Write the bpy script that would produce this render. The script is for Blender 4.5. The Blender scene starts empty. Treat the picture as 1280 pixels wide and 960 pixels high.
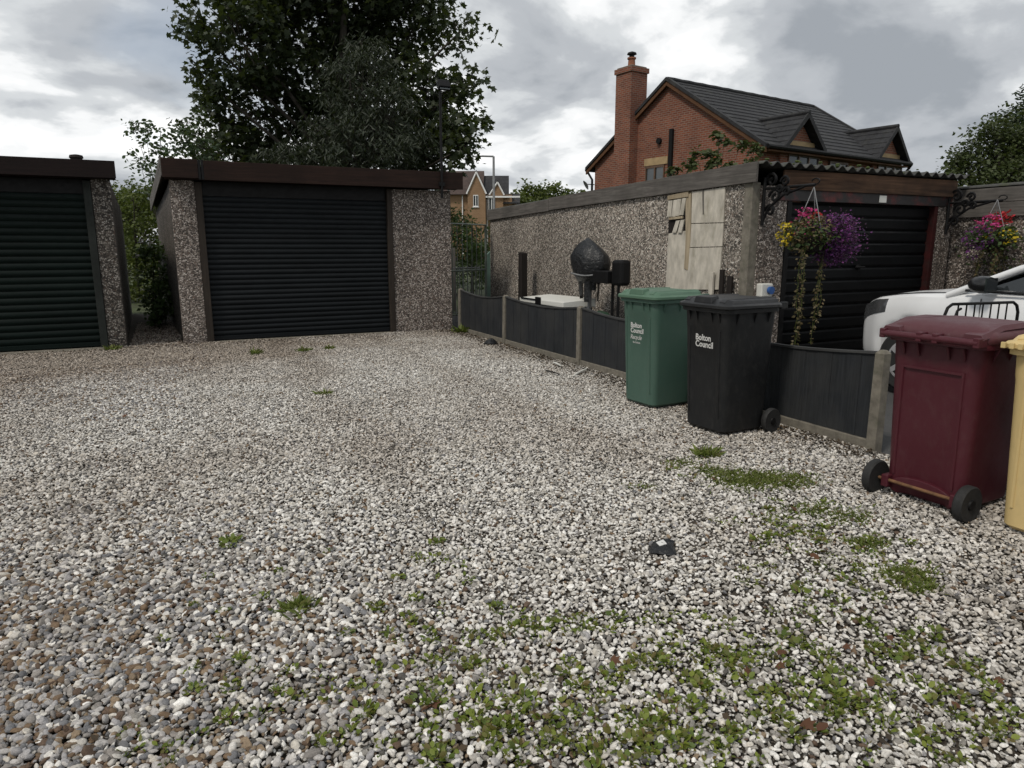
import bpy, math, random
import numpy as np
from mathutils import Vector, Matrix, Euler, Quaternion
random.seed(7); rng = np.random.default_rng(11)
S = bpy.context.scene
COL = S.collection
R = math.radians
PI = math.pi

# ------------------------------------------------------------------ camera
FPX, PITCH, YAW, CAMH = 870.0, R(11.25), R(26.0), 1.5
cam_d = bpy.data.cameras.new('camera')
cam = bpy.data.objects.new('camera', cam_d); COL.objects.link(cam)
cam.location = (0, 0, CAMH)
cam.rotation_euler = (R(90) - PITCH, 0, -YAW)
cam_d.sensor_width = 36.0; cam_d.lens = FPX / 1280 * 36.0
cam_d.clip_start = 0.05; cam_d.clip_end = 3000
S.camera = cam

# ------------------------------------------------------------------ world, sun, exposure
SUN_EL, SUN_AZ = R(52), R(248)        # azimuth clockwise from +Y: light comes from the left, a little behind
world = bpy.data.worlds.new('World'); S.world = world; world.use_nodes = True
wn = world.node_tree.nodes; wl = world.node_tree.links; wn.clear()
w_out = wn.new('ShaderNodeOutputWorld'); w_bg = wn.new('ShaderNodeBackground'); w_bg.inputs[1].default_value = 0.1
w_sky = wn.new('ShaderNodeTexSky'); w_sky.sky_type = 'NISHITA'; w_sky.sun_disc = False
w_sky.sun_elevation = SUN_EL; w_sky.sun_rotation = SUN_AZ
w_tc = wn.new('ShaderNodeTexCoord'); w_sep = wn.new('ShaderNodeSeparateXYZ')
wl.new(w_tc.outputs['Generated'], w_sep.inputs[0])
def wmath(op, a, b=None):
    n = wn.new('ShaderNodeMath'); n.operation = op
    for i, v in enumerate((a, b)):
        if v is None: continue
        if isinstance(v, (int, float)): n.inputs[i].default_value = v
        else: wl.new(v, n.inputs[i])
    return n.outputs[0]
zz = wmath('ADD', wmath('ABSOLUTE', w_sep.outputs[2]), 0.30)      # clouds lie on a sheet overhead, so they flatten to the horizon
cx_, cy_ = wmath('DIVIDE', w_sep.outputs[0], zz), wmath('DIVIDE', w_sep.outputs[1], zz)
w_comb = wn.new('ShaderNodeCombineXYZ'); wl.new(cx_, w_comb.inputs[0]); wl.new(cy_, w_comb.inputs[1])
w_comb.inputs[2].default_value = 4.3
def wnoise(scale, detail, rough, dist, off):
    m = wn.new('ShaderNodeMapping'); m.inputs['Location'].default_value = off
    wl.new(w_comb.outputs[0], m.inputs[0])
    n = wn.new('ShaderNodeTexNoise'); n.inputs['Scale'].default_value = scale; n.inputs['Detail'].default_value = detail
    n.inputs['Roughness'].default_value = rough; n.inputs['Distortion'].default_value = dist
    wl.new(m.outputs[0], n.inputs['Vector']); return n.outputs[0]
def wramp(fac, stops):
    r = wn.new('ShaderNodeValToRGB'); e = r.color_ramp.elements
    while len(e) < len(stops): e.new(0.5)
    for el, (p, c) in zip(e, stops): el.position = p; el.color = (*c, 1)
    r.color_ramp.interpolation = 'EASE'
    wl.new(fac, r.inputs[0]); return r.outputs[0]
n_a = wnoise(1.55, 9, 0.50, 0.35, (3.1, 7.7, 0)); n_b = wnoise(4.6, 7, 0.52, 0.25, (1.3, 2.2, 1.0))
w_mixv = wmath('ADD', wmath('MULTIPLY', n_a, 0.74), wmath('MULTIPLY', n_b, 0.26))
cloud = wramp(w_mixv, [(0.40, (2.7, 2.92, 3.2)), (0.475, (3.8, 4.0, 4.25)), (0.525, (5.2, 5.4, 5.55)), (0.565, (7.2, 7.3, 7.35)), (0.63, (9.2, 9.15, 9.1))])
gap = wramp(wnoise(1.1, 5, 0.5, 0.2, (9.4, 1.2, 3.0)), [(0.30, (0.75,)*3), (0.40, (1,)*3)])   # thin places let a little blue through
w_mix = wn.new('ShaderNodeMix'); w_mix.data_type = 'RGBA'
wl.new(gap, w_mix.inputs['Factor']); wl.new(w_sky.outputs[0], w_mix.inputs['A']); wl.new(cloud, w_mix.inputs['B'])
wl.new(w_mix.outputs['Result'], w_bg.inputs[0]); wl.new(w_bg.outputs[0], w_out.inputs[0])

sun_d = bpy.data.lights.new('sun', 'SUN'); sun_d.energy = 1.5; sun_d.angle = R(10); sun_d.color = (1, 0.93, 0.83)
sun = bpy.data.objects.new('sun', sun_d); COL.objects.link(sun)
_d = Vector((math.sin(SUN_AZ) * math.cos(SUN_EL), math.cos(SUN_AZ) * math.cos(SUN_EL), math.sin(SUN_EL)))
sun.rotation_euler = (-_d).to_track_quat('-Z', 'Y').to_euler(); sun.location = (-8, -6, 14)
S.view_settings.view_transform = 'Standard'; S.view_settings.look = 'None'
S.view_settings.exposure = 0.40; S.view_settings.gamma = 1.0; S.view_settings.use_curve_mapping = False
S.cycles.max_bounces = 5; S.cycles.diffuse_bounces = 2; S.cycles.glossy_bounces = 2; S.cycles.transmission_bounces = 3
S.cycles.transparent_max_bounces = 6

# ------------------------------------------------------------------ pixel helpers (a pixel gives a direction, a plane gives the distance)
def ray(px, py):
    a = (px - 640) / FPX; b = (480 - py) / FPX
    Y = math.cos(PITCH) + b * math.sin(PITCH); Z = -math.sin(PITCH) + b * math.cos(PITCH)
    c, s = math.cos(YAW), math.sin(YAW)
    return Vector((a * c + Y * s, -a * s + Y * c, Z))
O = Vector((0, 0, CAMH))
def onz(px, py, z=0.0): d = ray(px, py); return O + d * ((z - CAMH) / d.z)
def onx(px, py, X): d = ray(px, py); return O + d * (X / d.x)
def ony(px, py, Y): d = ray(px, py); return O + d * (Y / d.y)
def deep(px, py, k): return O + ray(px, py) * k

# ------------------------------------------------------------------ object helpers
def tag(o, label=None, cat=None, group=None, kind=None):
    if label: o['label'] = label
    if cat: o['category'] = cat
    if group: o['group'] = group
    if kind: o['kind'] = kind
    return o
def empty(name, loc=(0, 0, 0), rz=0.0, label=None, cat=None, group=None):
    o = bpy.data.objects.new(name, None); COL.objects.link(o); o.empty_display_size = 0.1
    o.location = loc; o.rotation_euler = (0, 0, rz)
    return tag(o, label, cat, group)
def link(name, me, mat=None, parent=None, loc=None, rot=None):
    o = bpy.data.objects.new(name, me); COL.objects.link(o)
    if mat is not None and not me.materials: me.materials.append(mat)
    if parent: o.parent = parent
    if loc is not None: o.location = loc
    if rot is not None: o.rotation_euler = rot
    return o
def copy_tree(o, parent=None):
    c = o.copy(); COL.objects.link(c)
    if parent: c.parent = parent
    for ch in list(o.children): copy_tree(ch, c)
    return c
class MB:
    def __init__(s): s.v = []; s.f = []
    def add(s, vs, fs):
        n = len(s.v); s.v += [tuple(p) for p in vs]; s.f += [tuple(i + n for i in f) for f in fs]; return s
    def box(s, c, d, rot=None):
        hx, hy, hz = d[0] / 2, d[1] / 2, d[2] / 2
        P = [Vector((x, y, z)) for z in (-hz, hz) for y in (-hy, hy) for x in (-hx, hx)]
        if rot is not None: M = Euler(rot).to_matrix(); P = [M @ p for p in P]
        c = Vector(c)
        return s.add([p + c for p in P], [(0, 2, 3, 1), (4, 5, 7, 6), (0, 1, 5, 4), (2, 6, 7, 3), (0, 4, 6, 2), (1, 3, 7, 5)])
    def bx(s, x0, x1, y0, y1, z0, z1): return s.box(((x0 + x1) / 2, (y0 + y1) / 2, (z0 + z1) / 2), (x1 - x0, y1 - y0, z1 - z0))
    def tube(s, pts, r, n=8, cap=True):
        pts = [Vector(p) for p in pts]; m = len(pts)
        if not isinstance(r, (list, tuple)): r = [r] * m
        vs = []; up = None
        for i, p in enumerate(pts):
            t = (pts[min(i + 1, m - 1)] - pts[max(i - 1, 0)])
            if t.length < 1e-9: t = Vector((0, 0, 1))
            t.normalize()
            if up is None:
                a = Vector((0, 0, 1)) if abs(t.z) < 0.9 else Vector((1, 0, 0)); up = t.cross(a).normalized()
            else:
                up = (up - t * up.dot(t)); up = up.normalized() if up.length > 1e-6 else t.orthogonal().normalized()
            b = t.cross(up)
            for k in range(n):
                a = 2 * PI * k / n; vs.append(p + (up * math.cos(a) + b * math.sin(a)) * r[i])
        fs = [(i * n + k, i * n + (k + 1) % n, (i + 1) * n + (k + 1) % n, (i + 1) * n + k) for i in range(m - 1) for k in range(n)]
        if cap: fs += [tuple(range(n))[::-1], tuple((m - 1) * n + k for k in range(n))]
        return s.add(vs, fs)
    def loft(s, rings, cap=True, closed=True):
        n = len(rings[0]); m = len(rings); vs = [p for r in rings for p in r]
        fs = [(i * n + k, i * n + (k + 1) % n, (i + 1) * n + (k + 1) % n, (i + 1) * n + k) for i in range(m - 1) for k in range(n if closed else n - 1)]
        if cap: fs += [tuple(range(n))[::-1], tuple((m - 1) * n + k for k in range(n))]
        return s.add(vs, fs)
    def lathe(s, prof, c=(0, 0, 0), n=16, axis='z', cap=True):
        rings = []
        for (r, h) in prof:
            ring = []
            for k in range(n):
                a = 2 * PI * k / n; x, y = r * math.cos(a), r * math.sin(a)
                p = (x, y, h) if axis == 'z' else ((h, x, y) if axis == 'x' else (x, h, y))
                ring.append((p[0] + c[0], p[1] + c[1], p[2] + c[2]))
            rings.append(ring)
        return s.loft(rings, cap)
    def prism(s, poly, a, b, axis='y'):      # poly of 2-D points extruded from a to b along an axis
        def P(p, t): return (p[0], t, p[1]) if axis == 'y' else ((t, p[0], p[1]) if axis == 'x' else (p[0], p[1], t))
        n = len(poly)
        return s.add([P(p, a) for p in poly] + [P(p, b) for p in poly],
                     [tuple(range(n)), tuple(range(2 * n - 1, n - 1, -1))] + [(k + n, (k + 1) % n + n, (k + 1) % n, k) for k in range(n)])
    def mesh(s, name, smooth=None):
        me = bpy.data.meshes.new(name); me.from_pydata(s.v, [], s.f)
        import bmesh
        bm = bmesh.new(); bm.from_mesh(me); bmesh.ops.recalc_face_normals(bm, faces=bm.faces); bm.to_mesh(me); bm.free()
        if smooth is not None:
            me.polygons.foreach_set('use_smooth', [True] * len(me.polygons)); me.set_sharp_from_angle(angle=R(smooth))
        return me
    def build(s, name, mat, parent=None, smooth=None, bevel=None, loc=None, rot=None):
        o = link(name, s.mesh(name, smooth), mat, parent, loc, rot)
        if bevel:
            m = o.modifiers.new('bevel', 'BEVEL'); m.width = bevel; m.segments = 2; m.limit_method = 'ANGLE'; m.angle_limit = R(40)
        return o
def bx(name, x0, x1, y0, y1, z0, z1, mat, parent=None, bevel=None): return MB().bx(x0, x1, y0, y1, z0, z1).build(name, mat, parent, bevel=bevel)

# ------------------------------------------------------------------ materials
class NT:
    def __init__(s, name):
        s.m = bpy.data.materials.new(name); s.m.use_nodes = True; s.t = s.m.node_tree; s.n = s.t.nodes; s.l = s.t.links
        s.bsdf = s.n['Principled BSDF']; s.out = s.n['Material Output']; s.geo = s.n.new('ShaderNodeNewGeometry'); s.pos = s.geo.outputs['Position']
    def _in(s, sock, v):
        if v is None: return
        if isinstance(v, bpy.types.NodeSocket): s.l.new(v, sock)
        elif isinstance(v, (tuple, list)): sock.default_value = (*v, 1) if len(v) == 3 and sock.type == 'RGBA' else v
        else: sock.default_value = v
    def obj(s): return s.n.new('ShaderNodeTexCoord').outputs['Object']
    def mapping(s, vec, scale=(1, 1, 1), loc=(0, 0, 0), rot=(0, 0, 0)):
        m = s.n.new('ShaderNodeMapping'); s._in(m.inputs[0], vec); m.inputs['Scale'].default_value = scale
        m.inputs['Location'].default_value = loc; m.inputs['Rotation'].default_value = rot; return m.outputs[0]
    def noise(s, scale, detail=4, rough=0.55, vec=None, dist=0.0):
        n = s.n.new('ShaderNodeTexNoise'); s._in(n.inputs['Vector'], vec or s.pos); n.inputs['Scale'].default_value = scale
        n.inputs['Detail'].default_value = detail; n.inputs['Roughness'].default_value = rough; n.inputs['Distortion'].default_value = dist
        return n.outputs[0]
    def voro(s, scale, vec=None, feature='F1', rand=1.0):
        n = s.n.new('ShaderNodeTexVoronoi'); n.feature = feature; s._in(n.inputs['Vector'], vec or s.pos); n.inputs['Scale'].default_value = scale
        n.inputs['Randomness'].default_value = rand; return n
    def ramp(s, fac, stops, interp='LINEAR'):
        r = s.n.new('ShaderNodeValToRGB'); e = r.color_ramp.elements; r.color_ramp.interpolation = interp
        while len(e) < len(stops): e.new(0.5)
        for el, (p, c) in zip(e, stops):
            el.position = p; el.color = (c, c, c, 1) if isinstance(c, (int, float)) else (*c, 1)
        s._in(r.inputs[0], fac); return r.outputs[0]
    def mix(s, fac, a, b, mode='MIX'):
        m = s.n.new('ShaderNodeMix'); m.data_type = 'RGBA'; m.blend_type = mode
        s._in(m.inputs['Factor'], fac); s._in(m.inputs['A'], a); s._in(m.inputs['B'], b); return m.outputs['Result']
    def math(s, op, a, b=0.0):
        m = s.n.new('ShaderNodeMath'); m.operation = op; s._in(m.inputs[0], a); s._in(m.inputs[1], b); return m.outputs[0]
    def bump(s, h, dist=0.01, strength=1.0, normal=None):
        b = s.n.new('ShaderNodeBump'); b.inputs['Distance'].default_value = dist; b.inputs['Strength'].default_value = strength
        s._in(b.inputs['Height'], h)
        if normal is not None: s._in(b.inputs['Normal'], normal)
        return b.outputs[0]
    def fin(s, col=None, rough=None, normal=None, metal=None, spec=None):
        b = s.bsdf.inputs
        s._in(b['Base Color'], col); s._in(b['Roughness'], rough); s._in(b['Normal'], normal); s._in(b['Metallic'], metal)
        if spec is not None: s._in(b['Specular IOR Level'], spec)
        return s.m
def lerp(c, k): return tuple(max(0, x * k) for x in c)

def m_paint(name, c, rough=0.5, var=0.35, scale=6, bump=0.0, dirt=None, spec=0.5, streak=(1, 1, 1)):
    t = NT(name); v = t.mapping(t.pos, streak)
    n = t.noise(scale, 5, 0.6, v)
    col = t.ramp(n, [(0.25, lerp(c, 1 - var)), (0.75, lerp(c, 1 + var))])
    if dirt:
        d = t.ramp(t.noise(scale * 0.6, 8, 0.7, t.mapping(v, loc=(5, 3, 1))), [(0.5, 0.0), (0.72, 1.0)])
        col = t.mix(t.math('MULTIPLY', d, dirt[1]), col, dirt[0])
    rg = t.ramp(t.noise(scale * 3, 3), [(0.3, max(0.05, rough - 0.1)), (0.7, min(1, rough + 0.1))])
    return t.fin(col, rg, t.bump(t.noise(90, 3), 0.002, bump) if bump else None, spec=spec)
def m_wood(name, c, axis='x', var=0.5, rough=0.8, grain=60, dark=None):
    t = NT(name); sc = {'x': (0.05, 1, 1), 'y': (1, 0.05, 1), 'z': (1, 1, 0.05)}[axis]
    v = t.mapping(t.pos, sc); n = t.noise(grain, 6, 0.65, v, 0.6); n2 = t.noise(2.3, 5, 0.6)
    col = t.ramp(n, [(0.3, lerp(c, 1 - var)), (0.55, c), (0.75, lerp(c, 1 + var))])
    col = t.mix(t.ramp(n2, [(0.4, 0.0), (0.7, 0.6)]), col, dark or lerp(c, 0.45))
    return t.fin(col, rough, t.bump(n, 0.004, 0.6), spec=0.25)
def m_pebble(name, stops, scale, tint=(1, 1, 1), cement=(0.10, 0.085, 0.075)):
    t = NT(name); v = t.voro(scale, t.mapping(t.pos, (1, 1, 1.15))); g = t.voro(scale, t.mapping(t.pos, (1, 1, 1.15)), 'DISTANCE_TO_EDGE')
    s = t.n.new('ShaderNodeSeparateColor'); t.l.new(v.outputs['Color'], s.inputs[0])
    col = t.ramp(s.outputs[0], stops, 'CONSTANT')
    col = t.mix(t.ramp(g.outputs['Distance'], [(0.05, 1.0), (0.16, 0.0)]), col, cement)
    big = t.noise(0.9, 6, 0.6, t.mapping(t.pos, (1, 1, 0.5)))
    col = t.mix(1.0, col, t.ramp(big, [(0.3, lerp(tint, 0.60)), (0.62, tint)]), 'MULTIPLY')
    return t.fin(col, 0.75, t.bump(v.outputs['Distance'], 0.02, -0.9), spec=0.3)
def m_brick(name, cols, mortar, scale=1.0):
    t = NT(name); v = t.obj(); sp = t.n.new('ShaderNodeSeparateXYZ'); t.l.new(v, sp.inputs[0])
    cb = t.n.new('ShaderNodeCombineXYZ'); t._in(cb.inputs[0], t.math('ADD', sp.outputs[0], sp.outputs[1])); t._in(cb.inputs[1], sp.outputs[2])
    b = t.n.new('ShaderNodeTexBrick'); t.l.new(cb.outputs[0], b.inputs['Vector'])
    b.inputs['Scale'].default_value = scale; b.inputs['Brick Width'].default_value = 0.225; b.inputs['Row Height'].default_value = 0.075
    b.inputs['Mortar Size'].default_value = 0.013; b.inputs['Mortar Smooth'].default_value = 0.1; b.inputs['Bias'].default_value = -0.2
    b.inputs['Color1'].default_value = (*cols[0], 1); b.inputs['Color2'].default_value = (*cols[1], 1); b.inputs['Mortar'].default_value = (*mortar, 1)
    col = t.mix(t.ramp(t.noise(1.1, 6, 0.65), [(0.35, 0.0), (0.8, 0.55)]), b.outputs['Color'], cols[2])
    col = t.mix(t.ramp(t.noise(7, 6, 0.7), [(0.62, 0.0), (0.70, 0.8)]), col, cols[3])
    return t.fin(col, 0.85, t.bump(b.outputs['Fac'], 0.01, -0.8), spec=0.2)
def m_leaf(name, cols, trans=0.35, rough=0.55):
    t = NT(name); r = t.geo.outputs['Random Per Island']
    n = len(cols); col = t.ramp(r, [(i / max(1, n - 1), c) for i, c in enumerate(cols)])
    col = t.mix(t.ramp(t.noise(0.9, 3), [(0.35, 0.0), (0.65, 0.5)]), col, lerp(cols[0], 0.8))
    t.fin(col, rough, spec=0.3)
    tr = t.n.new('ShaderNodeBsdfTranslucent'); t._in(tr.inputs[0], t.mix(0.5, col, (0.16, 0.22, 0.03)))
    mx = t.n.new('ShaderNodeMixShader'); mx.inputs[0].default_value = trans
    t.l.new(t.bsdf.outputs[0], mx.inputs[1]); t.l.new(tr.outputs[0], mx.inputs[2]); t.l.new(mx.outputs[0], t.out.inputs[0])
    return t.m
def m_plastic(name, c, rough=0.42, fade=0.25):
    t = NT(name)
    col = t.ramp(t.noise(2.5, 6, 0.65, t.mapping(t.pos, (1, 1, 0.4))), [(0.3, c), (0.75, tuple(x * (1 + 0.6 * fade) + 0.04 * fade for x in c))])
    sc = t.ramp(t.noise(30, 8, 0.75, t.mapping(t.pos, (1, 1, 0.25))), [(0.66, 0.0), (0.72, 0.3)])
    col = t.mix(sc, col, tuple(x * 0.6 + 0.12 for x in c))
    dust = t.ramp(t.noise(22, 8, 0.75, t.mapping(t.pos, (1, 1, 0.5))), [(0.5, 0.0), (0.8, 0.12)])
    col = t.mix(dust, col, (0.16, 0.15, 0.13))
    rg = t.ramp(t.noise(6, 5, 0.7), [(0.3, rough - 0.08), (0.7, rough + 0.16)])
    return t.fin(col, rg, t.bump(t.noise(400, 2), 0.0006, 0.5), spec=0.4)

M = {}
_peb = [(0.0, (0.03, 0.028, 0.026)), (0.22, (0.13, 0.10, 0.085)), (0.38, (0.32, 0.27, 0.24)), (0.56, (0.52, 0.48, 0.45)), (0.72, (0.72, 0.70, 0.67)), (0.9, (0.24, 0.14, 0.10))]
_peb2 = [(0.0, (0.05, 0.048, 0.045)), (0.20, (0.17, 0.155, 0.14)), (0.40, (0.36, 0.33, 0.30)), (0.60, (0.55, 0.52, 0.48)), (0.78, (0.78, 0.76, 0.73)), (0.95, (0.22, 0.16, 0.13))]
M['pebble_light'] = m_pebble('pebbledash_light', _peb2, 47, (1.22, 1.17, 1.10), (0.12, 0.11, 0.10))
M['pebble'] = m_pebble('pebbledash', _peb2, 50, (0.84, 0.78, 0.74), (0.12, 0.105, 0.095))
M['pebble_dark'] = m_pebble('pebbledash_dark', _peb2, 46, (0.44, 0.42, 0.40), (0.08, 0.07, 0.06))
M['fascia_brown'] = m_wood('brown_stained_fascia', (0.022, 0.011, 0.008), 'x', 0.5, 0.85, 40)
M['fascia_maroon'] = m_wood('maroon_stained_fascia', (0.010, 0.0045, 0.0042), 'x', 0.4, 0.8, 40)
M['frame_brown'] = m_wood('brown_timber_frame', (0.036, 0.028, 0.022), 'z', 0.4, 0.75, 50)
M['frame_green'] = m_paint('dark_green_frame', (0.018, 0.021, 0.019), 0.7, spec=0.2)
M['slat_black'] = m_paint('charcoal_slat', (0.0072, 0.0092, 0.0108), 0.55, 0.3, 3, 0.0, ((0.018, 0.02, 0.022), 0.25), 0.15, (0.4, 1, 2))
M['slat_green'] = m_paint('dark_green_slat', (0.0030, 0.0075, 0.0062), 0.55, 0.35, 3, 0.0, ((0.014, 0.02, 0.017), 0.25), 0.13, (0.4, 1, 2))
M['door_black'] = m_paint('black_door_metal', (0.0035, 0.0042, 0.005), 0.5, 0.3, 3, 0.0, ((0.022, 0.021, 0.02), 0.25), 0.16, (0.5, 1, 1.2))
M['black_metal'] = m_paint('black_metal', (0.006, 0.006, 0.0065), 0.55, spec=0.2)
M['rubber'] = m_paint('black_rubber', (0.014, 0.014, 0.014), 0.75, 0.3, 20)
M['grey_metal'] = m_paint('grey_metal', (0.19, 0.195, 0.20), 0.5, 0.25, 8)
M['galv'] = m_paint('galvanised_green_steel', (0.10, 0.125, 0.108), 0.55, 0.3, 9, 0.0, ((0.2, 0.12, 0.06), 0.4))
M['wood_grey_y'] = m_wood('weathered_grey_board', (0.125, 0.115, 0.105), 'y', 0.5, 0.9, 45)
M['wood_tan'] = m_wood('stripped_tan_board', (0.120, 0.068, 0.042), 'x', 0.75, 0.95, 16, (0.03, 0.022, 0.018))
M['wood_grey_z'] = m_wood('weathered_grey_timber', (0.14, 0.13, 0.115), 'z', 0.45, 0.9, 60)
M['wood_dark'] = m_wood('dark_creosoted_timber', (0.020, 0.016, 0.014), 'z', 0.5, 0.8, 50)
M['red_black'] = m_paint('flaking_red_and_black_paint', (0.014, 0.012, 0.012), 0.55, 0.3, 4, 0.3, ((0.20, 0.015, 0.012), 0.95))
M['red_paint'] = m_paint('faded_red_paint', (0.030, 0.005, 0.005), 0.8, 0.5, 9, 0.0, ((0.02, 0.015, 0.014), 0.8), 0.2)
M['concrete'] = m_paint('concrete_post', (0.16, 0.145, 0.118), 0.9, 0.4, 14, 0.5, ((0.07, 0.075, 0.045), 0.6))
M['fence'] = m_wood('charcoal_painted_board', (0.022, 0.0245, 0.028), 'z', 0.45, 0.75, 60, (0.045, 0.045, 0.043))
M['cap'] = m_wood('charcoal_capping', (0.055, 0.056, 0.056), 'y', 0.3, 0.75, 60)
M['plywood'] = m_paint('bleached_plywood', (0.50, 0.465, 0.40), 0.9, 0.30, 7, 0.6, ((0.24, 0.22, 0.16), 0.75), 0.2, (1, 1.6, 0.7))
M['plywood_tan'] = m_wood('yellowed_batten', (0.36, 0.30, 0.21), 'z', 0.4, 0.9, 30, (0.22, 0.17, 0.11))
M['cement_sheet'] = m_paint('mossy_cement_sheet', (0.055, 0.055, 0.052), 0.95, 0.5, 9, 0.5, ((0.05, 0.06, 0.02), 0.6))
M['brick_red'] = m_brick('red_brick', [(0.250, 0.078, 0.042), (0.125, 0.040, 0.027), (0.075, 0.032, 0.024), (0.32, 0.21, 0.15)], (0.23, 0.17, 0.135))
M['brick_tan'] = m_brick('tan_brick', [(0.27, 0.155, 0.085), (0.20, 0.115, 0.062), (0.16, 0.095, 0.055), (0.30, 0.20, 0.12)], (0.3, 0.22, 0.14))
M['tile'] = m_paint('dark_roof_tile', (0.018, 0.0185, 0.021), 0.85, 0.5, 3.5, 0.4, ((0.055, 0.055, 0.048), 0.5))
M['tile_brown'] = m_paint('brown_roof_tile', (0.055, 0.036, 0.030), 0.8, 0.4, 2, 0.3)
M['stone_band'] = m_paint('buff_stone', (0.36, 0.26, 0.14), 0.85, 0.25, 5, 0.2)
M['terracotta'] = m_paint('terracotta', (0.24, 0.09, 0.045), 0.8, 0.3, 6)
M['verge'] = m_wood('tan_barge_board', (0.115, 0.055, 0.026), 'x', 0.3, 0.7, 20)
M['brown_upvc'] = m_paint('brown_window_frame', (0.10, 0.055, 0.030), 0.4, 0.2)
M['white_upvc'] = m_paint('white_window_frame', (0.75, 0.75, 0.74), 0.4, 0.08)
def m_glass(name, c):
    t = NT(name); return t.fin(t.ramp(t.noise(1.3, 3), [(0.35, lerp(c, 0.6)), (0.7, lerp(c, 1.4))]), 0.06, spec=0.9)
M['pane'] = m_glass('window_glass', (0.05, 0.06, 0.065))
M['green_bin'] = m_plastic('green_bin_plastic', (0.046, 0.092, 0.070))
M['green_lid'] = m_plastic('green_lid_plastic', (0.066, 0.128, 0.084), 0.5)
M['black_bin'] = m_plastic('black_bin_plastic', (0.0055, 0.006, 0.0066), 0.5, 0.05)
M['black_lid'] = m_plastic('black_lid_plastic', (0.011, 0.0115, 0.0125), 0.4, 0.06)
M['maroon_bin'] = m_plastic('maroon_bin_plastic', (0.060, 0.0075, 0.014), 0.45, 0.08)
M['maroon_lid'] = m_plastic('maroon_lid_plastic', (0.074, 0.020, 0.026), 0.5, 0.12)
M['yellow_bin'] = m_plastic('beige_bin_plastic', (0.56, 0.42, 0.19), 0.5, 0.05)
M['white_print'] = m_paint('white_print', (0.60, 0.60, 0.58), 0.7, 0.1, 60, 0.0, ((0.2, 0.22, 0.2), 0.6))
M['rust'] = m_paint('rusty_steel', (0.14, 0.07, 0.03), 0.8, 0.5, 20)
M['car_white'] = m_paint('white_car_paint', (0.72, 0.73, 0.74), 0.16, 0.03, 2, 0.0, ((0.5, 0.49, 0.47), 0.15), 0.6)
M['car_black'] = m_paint('black_trim', (0.012, 0.012, 0.013), 0.3)
M['car_glass'] = m_glass('car_glass', (0.022, 0.026, 0.028))
M['alloy'] = m_paint('alloy_grey', (0.3, 0.3, 0.31), 0.35)
M['headlight'] = m_glass('headlight_lens', (0.05, 0.052, 0.055))
M['teal'] = m_paint('teal_paint', (0.15, 0.24, 0.205), 0.6, 0.25, 6)
M['white_plastic'] = m_plastic('white_plastic', (0.62, 0.62, 0.58), 0.5, 0.1)
M['blue'] = m_paint('blue_plastic', (0.02, 0.09, 0.30), 0.4)
M['dark_green_plastic'] = m_plastic('dark_green_plastic', (0.012, 0.04, 0.02), 0.5, 0.06)
def m_tarp():
    t = NT('black_cover_vinyl'); n = t.noise(9, 5, 0.6)
    return t.fin(t.ramp(n, [(0.3, (0.008, 0.009, 0.010)), (0.7, (0.016, 0.017, 0.019))]), 0.36, t.bump(t.noise(16, 4, 0.6, None, 1.2), 0.03, 0.7), spec=0.4)
M['tarp'] = m_tarp()
M['leaf_tree'] = m_leaf('dark_maple_leaves', [(0.015, 0.024, 0.011), (0.026, 0.038, 0.017), (0.038, 0.052, 0.024), (0.020, 0.030, 0.014), (0.066, 0.080, 0.036)], 0.2)
M['leaf_willow'] = m_leaf('grey_green_leaves', [(0.022, 0.030, 0.019), (0.034, 0.044, 0.027), (0.018, 0.026, 0.014), (0.055, 0.066, 0.042)], 0.12)
M['leaf_sap'] = m_leaf('sapling_leaves', [(0.05, 0.085, 0.04), (0.07, 0.105, 0.055), (0.10, 0.13, 0.085)], 0.25)
M['leaf_hedge'] = m_leaf('hedge_leaves', [(0.050, 0.075, 0.016), (0.085, 0.11, 0.022), (0.12, 0.14, 0.034)], 0.3)
M['leaf_shrub'] = m_leaf('shrub_leaves', [(0.035, 0.065, 0.018), (0.060, 0.105, 0.030), (0.08, 0.12, 0.05)], 0.25)
M['leaf_olive'] = m_leaf('olive_leaves', [(0.040, 0.058, 0.020), (0.062, 0.080, 0.028), (0.085, 0.10, 0.045)], 0.2)
M['leaf_conifer'] = m_leaf('conifer_foliage', [(0.016, 0.034, 0.016), (0.028, 0.05, 0.02), (0.04, 0.066, 0.03)], 0.1)
M['leaf_weed'] = m_leaf('weed_leaves', [(0.088, 0.130, 0.020), (0.16, 0.21, 0.032), (0.25, 0.29, 0.05), (0.10, 0.155, 0.040), (0.14, 0.095, 0.035), (0.20, 0.225, 0.06)], 0.3)
M['leaf_grass'] = m_leaf('grass_blades', [(0.08, 0.115, 0.018), (0.125, 0.165, 0.030), (0.18, 0.21, 0.055), (0.14, 0.12, 0.05)], 0.25)
M['leaf_dead'] = m_leaf('dead_leaves', [(0.11, 0.045, 0.022), (0.17, 0.068, 0.030), (0.08, 0.042, 0.026), (0.05, 0.028, 0.018)], 0.1, 0.8)
M['leaf_litter'] = m_leaf('leaf_litter', [(0.05, 0.038, 0.026), (0.085, 0.06, 0.038), (0.03, 0.024, 0.018), (0.12, 0.085, 0.05)], 0.05, 0.85)
M['leaf_trail'] = m_leaf('trailing_leaves', [(0.10, 0.09, 0.045), (0.17, 0.13, 0.07), (0.06, 0.06, 0.025), (0.14, 0.085, 0.045), (0.22, 0.17, 0.09)], 0.2)
M['petal_purple'] = m_leaf('purple_petals', [(0.075, 0.016, 0.105), (0.15, 0.032, 0.18), (0.21, 0.050, 0.19), (0.035, 0.012, 0.065), (0.05, 0.055, 0.03)], 0.2)
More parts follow.
